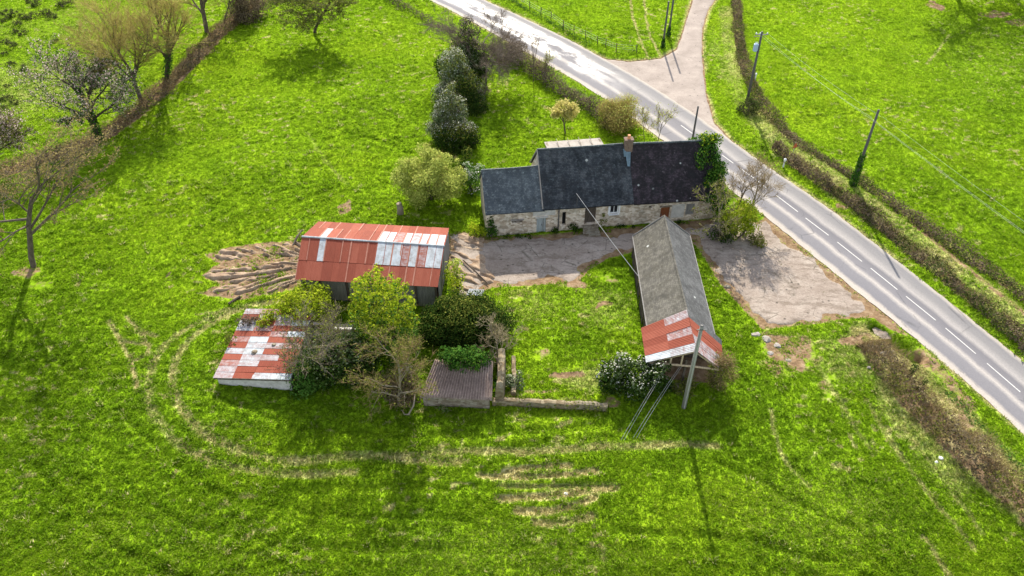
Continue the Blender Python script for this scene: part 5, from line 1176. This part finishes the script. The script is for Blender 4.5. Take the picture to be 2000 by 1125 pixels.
tree('scraggy half-leafed tree in the shade at the house corner', 21.85, 65.32, -1.51, 7.45, 4.57, 64, BARK_PALE, TWIG_PALE, LEAF_OLIVE, kids=(6, 5, 5), first=.25, up=.02, twn=6, leafn=1, leafs=.12, trunk_h=.5, trunk_r=.10, twl=.6, group=GT_)
bush('low dark thicket under the trees at the house corner', 21.98, 65.48, 2.55, 2.18, 65, LEAF_DARK, nl=16, size=.13, twigs=300)
bush('dull weedy clump at the yard edge below the bright bush', 25.51, 64.41, 1.95, 1.88, 66, LEAF_OLIVE, nl=12, size=.12, leaf2=TWIG_TAN)

# --- overgrown middle between the sheds
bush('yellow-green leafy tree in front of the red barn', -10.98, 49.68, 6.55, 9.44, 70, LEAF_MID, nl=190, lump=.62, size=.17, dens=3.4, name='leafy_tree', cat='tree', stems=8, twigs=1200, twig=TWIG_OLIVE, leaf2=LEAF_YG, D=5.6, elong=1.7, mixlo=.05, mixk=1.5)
bush('light green bush spilling over the back of the low tin shed', -19.08, 53.16, 4.87, 4.02, 71, LEAF_YG, nl=60, size=.14, dens=3.2, twigs=600, twig=TWIG_TAN, leaf2=LEAF_YG)
bush('small green clump growing on the back left corner of the tin shed', *(-22.20, 51.44), 2.5, 1.5, 72, LEAF_YG, z0=1.15, D=1.6, nl=20, size=.13, twigs=200, twig=TWIG_BROWN)
bush('brown dead clump beside the green clump on the tin shed back edge', *(-23.79, 51.62), 1.7, 1.2, 73, TWIG_BROWN, z0=1.1, D=1.4, nl=14, size=.13, twigs=260, twig=TWIG_GREY)
bush('dull yellow-green shrub against the left side of the tin shed', -24.82, 49.15, 1.55, 2.41, 74, LEAF_OLIVE, nl=14, size=.12)
tree('grey leafless thicket tree over the right end of the tin shed', -16.54, 45.52, 1.06, 8.31, 6.77, 75, BARK_PALE, TWIG_GREY, LEAF_OLIVE, kids=(10, 7, 5), first=.12, up=.02, twn=8, tww=.034, leafn=1, leafs=.09, trunk_h=.35, trunk_r=.11, twl=.7, ang=((30, 75), (25, 65), (25, 70)))
bush('dark ivy thicket in front of the ruined wall', -14.93, 46.72, 5.58, 4.85, 76, LEAF_DARK, nl=80, size=.14, twigs=1800, twig=TWIG_GREY, leaf2=LEAF_SILVER, dens=4.0, D=4.2)
bush('dark green ground shrub at the front right corner of the tin shed', -17.37, 45.72, 3.65, 2.79, 77, LEAF_MID, nl=36, size=.13, twigs=500, twig=TWIG_TAN)
tree('tangled tan leafless tree between the yellow-green tree and the outhouse', -9.53, 43.03, 0.69, 9.63, 6.74, 78, BARK_PALE, TWIG_TAN, LEAF_OLIVE, kids=(9, 6, 5), first=.1, up=.02, twn=7, tww=.034, leafn=1, leafs=.11, trunk_h=.34, trunk_r=.14, twl=.75, ang=((25, 75), (25, 65), (25, 70)), yspread=.8)
bush('brown bramble heap leaning at the left end of the ribbed tile roof', -9.17, 43.82, 3.87, 4.06, 79, TWIG_BROWN, nl=36, size=.13, twigs=1900, twig=TWIG_TAN, leaf2=LEAF_OLIVE, dens=2.6, D=3.0)
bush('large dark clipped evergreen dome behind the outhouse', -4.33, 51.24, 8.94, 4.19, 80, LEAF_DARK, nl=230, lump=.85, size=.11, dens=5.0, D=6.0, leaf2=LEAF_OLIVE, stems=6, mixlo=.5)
tree('pale bare fan-branched shrub rising beside the stone pier', -1.26, 47.67, -0.61, 5.66, 4.30, 81, BARK_PALE, TWIG_PALE, None, kids=(7, 6, 5), first=.15, up=.06, twn=5, trunk_h=.30, trunk_r=.09, twl=.55, tww=.03, ang=((30, 70), (20, 50), (20, 55)), name='bare_shrub', cat='shrub')
bush('fresh green shrub lying over the top edge of the ribbed tile roof', *(-3.98, 45.77), 5.0, 2.1, 82, LEAF_IVY, nl=80, lump=.55, size=.14, dens=4.2, D=2.2, leaf2=LEAF_MID, z0=2.0, stems=3)
bush('ivy draped down the face of the stone pier', *(-1.22, 44.38), .9, 1.9, 83, LEAF_IVY, nl=24, lump=.32, size=.12, D=3.2, name='ivy_mass', cat='ivy', shape='column', stems=2)
bush('white-flowered shrub beside the open shed front', 10.50, 44.95, 6.97, 3.57, 84, LEAF_DARK, nl=120, lump=.62, size=.15, dens=4.4, blossom_or_glint=.17, bsize=.13, leaf2=LEAF_SILVER, D=3.8)
hedge('straggly weeds growing along the garden wall', _gw, .9, .8, 98, LEAF_OLIVE, TWIG_TAN, .11, 30, 16, .35, name='weeds', cat='weeds', ragged=1.0)
bush('small variegated shrub behind the garden wall', 0.35, 45.26, 1.92, 1.36, 85, LEAF_SILVER, nl=16, size=.10, blossom_or_glint=.15, bsize=.07)
bush('brown twiggy shrub at the right corner of the shed front', 17.66, 45.12, 2.43, 4.20, 86, LEAF_OLIVE, nl=26, size=.11, twigs=1300, twig=TWIG_TAN, dens=2.4, leaf2=TWIG_TAN)
bush('yellowish weeds growing inside the open shed front', 14.66, 44.70, 2.51, 1.44, 87, LEAF_OLIVE, nl=14, size=.12, twigs=200)
bush('light green shrub against the right end of the red barn', -5.40, 57.00, 2.07, 4.47, 88, LEAF_YG, nl=30, size=.13, leaf2=LEAF_WILLOW, dens=3.5)
bush('small bright yellow-green bush at the left corner of the house', -3.51, 66.00, 1.71, 1.87, 89, LEAF_YG, nl=14, size=.12)
bush('fallen dead branches and weeds in front of the outhouse', -4.78, 43.63, 3.40, 0.40, 90, LEAF_MID, nl=14, size=.12, twigs=300, twig=TWIG_PALE)
bush('ivy climbing the left corner of the stone house front', *(hp(.45, -.1, 0).xy), 1.6, 3.1, 91, LEAF_IVY, nl=26, lump=.34, size=.13, D=.7, name='ivy_mass', cat='ivy', shape='cone', stems=2, leaf2=LEAF_DARK)
for k, (u, w, h, lab) in enumerate(((9.0, 1.4, 1.1, 'dark weeds left of the stone house steps'), (12.3, .8, 2.6, 'thin ivy strand climbing beside the white-framed window'), (7.2, .9, .8, 'small weed clump at the foot of the drainpipe'), (14.5, 2.6, .5, 'low weed strip along the house foot below the white window'), (2.8, 4.0, .4, 'low weed strip along the foot of the left house end'), (20.5, 2.4, .5, 'low weed strip along the house foot near the brown door'))):
    bush(lab, *(hp(u, -.35, 0).xy), w, h, 92 + k, LEAF_DARK if k != 1 else LEAF_OLIVE, nl=12, lump=.26, size=.11, D=.8, name='weeds', cat='weeds', stems=1)
# fallen curved branch
v = MB(); q = Vector((*(-8.59, 42.27), 0)); v.tube([q + Vector((-.55, .1, .25)), q + Vector((-.3, -.3, .12)), q + Vector((.05, -.35, .2)), q + Vector((.45, .2, .7)), q + Vector((.55, .9, 1.3))], [.05, .08, .09, .08, .05], 6)
tag(v.build('fallen_branch', BARK_PALE, smooth_=True), 'pale curved fallen branch below the bramble heap', 'branch')

# --- right side hedges
hedge('brown mown hedge bordering the large right-hand field', HEDGE_A, 1.8, .95, 101, TWIG_BROWN, TWIG_TAN, .12, 80, 34, .42, ragged=.95, leaf2=LEAF_GORSE)
hedge('dark green ditch hedge alongside the right road verge', HEDGE_B, 1.8, .9, 102, TWIG_BROWN, TWIG_TAN, .13, 80, 40, .5, ragged=1.0, leaf2=LEAF_GORSE)
hedge('brown bramble bank between the near field and the road', BRAMBLE, 2.9, 2.0, 103, TWIG_BROWN, TWIG_TAN, .12, 55, 75, .85, ragged=1.0, leaf2=LEAF_OLIVE, gaps=.36)
hedge('green weedy strip at the near edge of the road', [(36.98, 44.26), (37.66, 41.78), (38.61, 39.18), (39.68, 36.26), (40.67, 33.52)], .8, .35, 104, LEAF_MID, TWIG_OLIVE, .12, 24, 8, .25, ragged=.9)
hedge('low bramble line under the wire fence', [(-3.44, 133.27), (0.00, 127.49), (3.23, 122.26), (6.31, 118.44), (8.49, 114.80), (11.30, 110.97)], .9, .45, 105, LEAF_MID, TWIG_BROWN, .14, 22, 8, .4, ragged=.9)
bush('dark bramble clump around the foot of the transformer pole', 30.52, 91.86, 3.28, 1.83, 106, LEAF_GORSE, nl=18, size=.13, twigs=300, twig=TWIG_BROWN)
GC_ = 'young conifers on the bramble bank'
for k, (*b_, lab) in enumerate(((34.19, 45.75, 1.14, 2.71, 'young conifer on the bramble bank, farther from the camera'), (34.51, 44.30, 1.21, 2.52, 'young conifer on the bramble bank, nearer the camera'))):
    bush(lab, *b_, 107 + k, LEAF_DARK, nl=18, lump=.22, size=.10, shape='cone', name='conifer', cat='tree', group=GC_, stems=1)
# gorse tufts in the upper left pasture
GG_ = 'scrub tufts in the upper left pasture'
tf = [(-78.68, 121.29, 2.41), (-75.75, 117.7, 2.04), (-76.18, 125.44, 1.97), (-73.31, 121.87, 2.42), (-71.74, 125.03, 2.79), (-76.17, 120.71, 1.76), (-73.32, 110.63, 1.65), (-78.49, 119.19, 1.43), (-74.78, 111.65, 1.51), (-70.8, 104.76, 1.59), (-68.21, 103.52, 1.58), (-67.65, 112.34, 1.22), (-66.96, 94.8, 1.62), (-65.1, 93.98, 1.48), (-66.07, 92.64, 1.33), (-74.72, 120.33, 1.92), (-71.69, 120.71, 1.76), (-73.33, 107.97, 1.18), (-78.05, 126.66, 1.49), (-75.04, 115.15, 1.39), (-73.48, 114.44, 1.39), (-68.27, 98.45, 1.11)]
gproto = None
for k, (x, y, w) in enumerate(tf):
    if gproto is None:
        gproto = bush('dark scrub tuft dotted in the rough upper left pasture', 0, 0, 2.0, 1.0, 120, LEAF_GORSE, nl=16, size=.14, name='scrub_tuft', cat='scrub', group=GG_, twigs=120, twig=TWIG_BROWN, stems=2)
        r = gproto; kids_ = list(gproto.children)
    else:
        r = gproto.copy(); COL.objects.link(r)
        for c in kids_:
            q = c.copy(); COL.objects.link(q); q.parent = r
    s_ = w / 2.0 * random.Random(k).uniform(.85, 1.15); r.location = (x, y, gz(x, y)); r.scale = (s_ * 1.25, s_ * .9, s_ * .85); r.rotation_euler = (0, 0, k * 2.4)

# ------------------------------------------------------------------ poles, wires, fence, signs
GPL = 'wooden utility poles'
def pole(label, x, y, h, r0, r1, mat, lean=0.0):
    root = empty('utility_pole', (x, y, gz(x, y))); tag(root, label, 'utility pole', GPL)
    v = MB(); v.tube([(0, 0, -.3), (lean * .4, 0, h * .5), (lean, 0, h)], [r0, (r0 + r1) / 2, r1], 10); v.build('shaft', mat, root, smooth_=True)
    v = MB(); v.tube([(lean, 0, h), (lean, 0, h + .05)], [r1 * 1.1, r1 * .7], 10); v.build('cap', IRON, root); return root
PX1, PX2, PX3 = (30.80, 93.98), (38.27, 74.21), (52.5, 36.5)
p1 = pole('utility pole carrying a blue-grey transformer in the brown hedge', *PX1, 9.8, .19, .13, POLE_WOOD)
v = MB(); v.tube([(-.42, -.12, 7.35), (-.42, -.12, 7.42), (-.42, -.12, 8.25), (-.42, -.12, 8.32)], [.20, .30, .30, .18], 14); tr_ = v.build('transformer', TRANSF, p1, smooth_=False)
v = MB()
for dx in (-.12, .0, .12): v.tube([(-.42 + dx, -.12, 8.3), (-.42 + dx, -.12, 8.55)], [.05, .03], 7)
v.build('bushing', PORCELAIN, tr_)
for c_, d_, n_ in (((-.2, -.05, 7.6), (.5, .08, .08), 'bracket'), ((-.2, -.05, 8.05), (.5, .08, .08), 'bracket'), ((0, 0, 9.45), (1.5, .1, .1), 'crossarm'), ((-.45, 0, 9.2), (.9, .06, .06), 'crossarm')): v = MB(); v.box(c_, d_); v.build(n_, IRON, p1)
for dx in (-.68, -.2, .68):
    v = MB(); v.tube([(dx, 0, 9.5), (dx, 0, 9.6), (dx, 0, 9.72)], [.07, .09, .05], 8); v.build('insulator', PORCELAIN, p1)
p2 = pole('utility pole with ivy round its lower half in the right-hand hedge', *PX2, 9.5, .18, .12, POLE_WOOD)
rng = np.random.RandomState(3); n = 900; z = rng.rand(n) ** 1.3 * 4.2; a = rng.rand(n) * 2 * PI; rr = .2 + .22 * rng.rand(n) * (1 - z / 5.5) + .05
V, Q = leaf_quads(rng, np.stack([np.cos(a) * rr, np.sin(a) * rr, z], 1), .15); raw_mesh('ivy', V, [Q], LEAF_IVY, parent=p2)
p3 = pole('utility pole carrying the field wires beyond the right edge', *PX3, 9.6, .18, .12, POLE_WOOD)
p4 = pole('short dark pole standing behind the mossy black roof', *(21.60, 82.77), 6.0, .14, .10, POLE_WOOD)
p5 = pole('grey weathered pole standing in front of the open shed', *(14.33, 42.76), 9.6, .20, .135, POLE_GREY)
v = MB(); v.box((0, -.13, 9.3), (.7, .07, .07)); v.build('crossarm', IRON, p5)
v = MB(); v.box((.0, -.2, 4.6), (.05, .03, 9.0)); v.build('conduit', CABLE, p5)
p6 = pole('far pole of the tall pair beside the side lane mouth', *(23.39, 113.73), 7.4, .16, .12, POLE_WOOD)
p7 = pole('near pole of the tall pair beside the side lane mouth', *(22.06, 110.29), 6.8, .16, .12, POLE_WOOD)
for pp, s in ((p6, 5), (p7, 6)):
    rng = np.random.RandomState(s); n = 240; z = rng.rand(n) * 1.4; a = rng.rand(n) * 2 * PI; rr = .15 + .3 * rng.rand(n) * (1 - z / 1.6)
    V, Q = leaf_quads(rng, np.stack([np.cos(a) * rr, np.sin(a) * rr, z], 1), .16); raw_mesh('ivy', V, [Q], LEAF_IVY, parent=pp)
def wire(name, label, a, b, sag, r, mat, group=None, cat='cable'):
    a = Vector(a); b = Vector(b); n = 18; v = MB()
    v.tube([a.lerp(b, i / n) - Vector((0, 0, sag * 4 * (i / n) * (1 - i / n))) for i in range(n + 1)], r, 5)
    return tag(v.build(name, mat), label, cat, group)
for k, (dx, z1, z2, lab) in enumerate(((-.68, 9.72, 9.3, 'field-side'), (.68, 9.72, 9.4, 'road-side'), (-.2, 9.72, 8.9, 'lowest'))):
    for (A, B_, w) in ((PX1, PX2, 'between the transformer pole and the ivy-clad pole'), (PX2, PX3, 'from the ivy-clad pole out to the right edge')):
        za = z1 if A is PX1 else z2; off = dx * .9
        wire('overhead_wire', ('nearer thin pale wire ' if dx == -.2 else 'left thin pale wire ' if dx < 0 else 'right thin pale wire ') + w, (A[0] + off, A[1], za), (B_[0] + off * .8, B_[1], z2), .35, .006, WIRE, 'overhead wires over the right field', 'wire')
wire('service_cable', 'pale service cable from the house mast to the left eave of the slate shed', WIRE_HOUSE, (11.98, 56.6, 2.45), .12, .026, CABLE)
for k, (a, b, lab) in enumerate((((13.0, 45.5, 2.3), (8.77, 39.44), 'leftmost'), ((13.15, 45.5, 2.3), (9.02, 39.44), 'second'), ((14.15, 45.4, 2.3), (9.75, 39.64), 'third'), ((14.3, 45.4, 2.3), (10.03, 39.64), 'rightmost'))):
    wire('stay_cable', {'leftmost': 'left cable of the left stay pair running from the shed front into the grass', 'second': 'right cable of the left stay pair running from the shed front into the grass', 'third': 'left cable of the right stay pair running from the shed front into the grass', 'rightmost': 'right cable of the right stay pair running from the shed front into the grass'}[lab], a, (*b, .02), -.25, .012, CABLE, 'stay cables from the shed front')
# fence
fp = [(-1.27, 130.44), (0.83, 127.49), (2.86, 124.23), (4.51, 121.67), (6.05, 119.95), (7.80, 116.60), (9.34, 114.80), (11.01, 113.21), (12.60, 111.14), (13.73, 110.29), (15.09, 108.79), (18.02, 108.46)]
fe = empty('wire_fence', (*fp[5], 0)); tag(fe, 'post and wire fence of leaning wooden stakes above the main road', 'fence'); FO = fe.location
rg = random.Random(8)
for (x, y) in fp:
    v = MB(); l = (rg.uniform(-.1, .1), rg.uniform(-.08, .08)); p = Vector((x, y, gz(x, y))) - FO; v.tube([p + Vector((0, 0, -.3)), p + Vector((l[0], l[1], 1.25))], [.065, .055], 6); v.build('post', WOOD_DARK, fe)
for z in (.45, .75, 1.1):
    v = MB(); v.tube([Vector((x, y, gz(x, y) + z)) - FO for (x, y) in fp], .008, 4); v.build('wire', WIRE, fe)
# warning sign seen from behind, delineator, litter, scrap
sg = empty('road_sign', (*(33.44, 81.19), 0), .5); tag(sg, 'rusty red triangular road sign on a post by the ditch hedge', 'road sign')
v = MB(); v.tube([(0, 0, -.2), (0, 0, 2.0)], .035, 8); v.build('post', CABLE, sg)
v = MB()
tri = [(-.42, -.05, 1.25), (.42, -.05, 1.25), (0, -.05, 1.98)]; v.add(tri + [(a, b + .03, c) for a, b, c in tri], [(0, 1, 2), (5, 4, 3), (0, 3, 4, 1), (1, 4, 5, 2), (2, 5, 3, 0)])
v.build('plate', mat_plain('faded_red_sign_back', (.34, .07, .03), (.50, .13, .06), 4, .6, .3, .1), sg, bevel=.01)
v = MB(); v.box((0, -.02, 1.45), (.1, .03, .3)); v.build('bracket', IRON, sg)
dl = empty('road_marker', (*(31.73, 78.77), 0)); tag(dl, 'white rounded roadside marker post on the grass verge', 'marker post')
v = MB(); v.tube([(0, 0, -.1), (0, 0, .55), (.02, .02, .95)], [.10, .085, .07], 9); v.build('post', WHITE, dl)
v = MB(); v.tube([(.03, .02, .92), (.03, .02, 1.0), (.03, .02, 1.2), (.03, .02, 1.3)], [.06, .16, .16, .05], 10); v.build('head', WHITE, dl)
v = MB(); v.tube([(0, 0, .72), (0, 0, .80)], .088, 9); v.build('reflector_band', IRON, dl)
wm = empty('hedge_marker', (*(33.28, 100.20), 0)); tag(wm, 'small white marker stake beside the transformer pole', 'marker post')
v = MB(); v.tube([(0, 0, -.1), (0, 0, .9)], [.09, .07], 8); v.build('post', WHITE, wm); v = MB(); v.tube([(0, 0, .88), (0, 0, .95), (0, 0, 1.15)], [.07, .14, .09], 9); v.build('head', WHITE, wm)
def crumple(name, label, cat, c, s, mat, seed, flat=.4, group=None):
    rg = random.Random(seed); v = MB(); n = 7; rings = []
    for j, (rr, z) in enumerate(((1, 0), (.9, .5), (.45, .9))): rings += [(c[0] + s * rr * math.cos(i * 2 * PI / n) * rg.uniform(.7, 1.25), c[1] + s * rr * math.sin(i * 2 * PI / n) * rg.uniform(.6, 1.1), gz(*c) - .03 + s * flat * z * rg.uniform(.8, 1.3) * 2) for i in range(n)]
    fs = [(j * n + i, j * n + (i + 1) % n, (j + 1) * n + (i + 1) % n, (j + 1) * n + i) for j in range(2) for i in range(n)] + [tuple(2 * n + i for i in range(n))]
    v.add(rings, fs); return tag(v.build(name, mat), label, cat, group)
crumple('litter', 'larger scrap of white litter in the near right grass', 'litter', (33.71, 37.60), .22, WHITE, 1, .3)
crumple('litter', 'smaller scrap of white litter in the near right grass', 'litter', (33.25, 37.26), .15, WHITE, 2, .3)
crumple('stone', 'pale round stone alone in the yellowed grass', 'stone', (31.29, 47.18), .20, CONCRETE, 3, .5)
crumple('stone', 'pale broken stone at the top of the bramble bank', 'stone', (33.10, 48.90), .30, CONCRETE, 4, .45)
crumple('stone', 'small white stone amid the rutted straw patch', 'stone', (4.12, 34.55), .16, WHITE, 5, .4)
for k, (p, s, lab) in enumerate((((22.30, 51.28), .42, 'flat pale rubble stone at the yard corner, nearest the shed'), ((23.18, 50.82), .5, 'largest flat rubble stone at the yard corner'), ((23.93, 49.92), .4, 'flat rubble stone at the yard corner, farthest right'), ((23.07, 49.03), .32, 'small rubble stone below the largest one at the yard corner'), ((24.50, 48.16), .3, 'grey rubble stone lowest in the worn grass'), ((21.06, 57.94), .35, 'dark stone at the yard edge beside the shed'))):
    crumple('rubble_stone', lab, 'stone', p, s, CONCRETE if k < 4 else STONE_GREY, 10 + k, .2, 'rubble stones at the yard corner')
v = MB(); q = Vector((*(-3.66, 56.61), 0)); z = gz(*q.xy)
nn = 12; vs = []
for i in range(nn + 1):
    for j in (0, 1): vs.append((q.x - .75 + 1.5 * i / nn + j * .25, q.y - .1 + j * .75 - .1 * i / nn, z + .12 + .05 * math.sin(i * PI) + .06 * (i % 2) + .12 * j))
v.add(vs, [(2 * i, 2 * i + 2, 2 * i + 3, 2 * i + 1) for i in range(nn)]); o = v.build('scrap_sheet', GALV); sm = o.modifiers.new('thick', 'SOLIDIFY'); sm.thickness = .02
tag(o, 'pale crumpled corrugated scrap lying behind the dark dome', 'scrap metal')
v = MB(); a, b = Vector((*(-4.92, 61.66), .25)), Vector((*(-2.30, 58.09), .2)); v.tube([a, a.lerp(b, .5) + Vector((0, 0, .05)), b], [.07, .08, .05], 6)
tag(v.build('fallen_pole', WOOD_DARK), 'dark fallen timber lying along the ruts by the barn end', 'timber')
v = MB(); a, b = Vector((*(-26.93, 55.31), .15)), Vector((*(-26.11, 56.32), .2)); v.tube([a, b], [.16, .12], 7); tag(v.build('log', BARK_DARK), 'short dark log lying in the grass below the ruts', 'log')
v = MB(); a, b = Vector((*(-22.64, 63.96), .2)), Vector((*(-22.02, 66.18), .6)); v.tube([a, a.lerp(b, .5) + Vector((0, 0, .15)), b], [.10, .12, .07], 7); tag(v.build('log', BARK_GREY), 'grey log leaning at the back left barn corner', 'log')
v = MB(); q = Vector((*(-12.14, 69.78), 0)); v.tube([q + Vector((0, 0, -.2)), q + Vector((.05, 0, .8)), q + Vector((-.05, .05, 1.4))], [.42, .34, .28], 9); tag(v.build('tree_stump', BARK_PALE), 'pale stump beneath the left side of the round willow', 'stump')

# ------------------------------------------------------------------ sky, sun, camera
w = bpy.data.worlds.new('World'); SC.world = w; w.use_nodes = True
nt = w.node_tree; nt.nodes.clear(); ou = nt.nodes.new('ShaderNodeOutputWorld'); bg = nt.nodes.new('ShaderNodeBackground'); sk = nt.nodes.new('ShaderNodeTexSky')
sk.sky_type = 'NISHITA'; sk.sun_disc = False; sk.sun_elevation = R(SUN_EL); sk.sun_rotation = 0.0
hs = nt.nodes.new('ShaderNodeHueSaturation'); hs.inputs['Saturation'].default_value = .42; nt.links.new(sk.outputs[0], hs.inputs['Color']); nt.links.new(hs.outputs[0], bg.inputs[0]); bg.inputs[1].default_value = .15; nt.links.new(bg.outputs[0], ou.inputs[0])
sl_ = bpy.data.lights.new('sun', 'SUN'); sl_.energy = 4.6; sl_.angle = R(.6); sl_.color = (1.0, .92, .78)
so = bpy.data.objects.new('sun', sl_); COL.objects.link(so); so.rotation_euler = (R(-(90 - SUN_EL)), 0, 0); so.location = (0, 160, 120)
cam = bpy.data.cameras.new('camera'); cam.sensor_width = 36; cam.lens = 1556 / 2000 * 36; cam.clip_end = 3000; cam.clip_start = .5
co = bpy.data.objects.new('camera', cam); COL.objects.link(co); co.location = (0, 0, 52); co.rotation_euler = (R(48), 0, 0)
SC.camera = co
SC.view_settings.view_transform = 'Standard'; SC.view_settings.look = 'None'; SC.view_settings.exposure = 1.15; SC.view_settings.gamma = 1
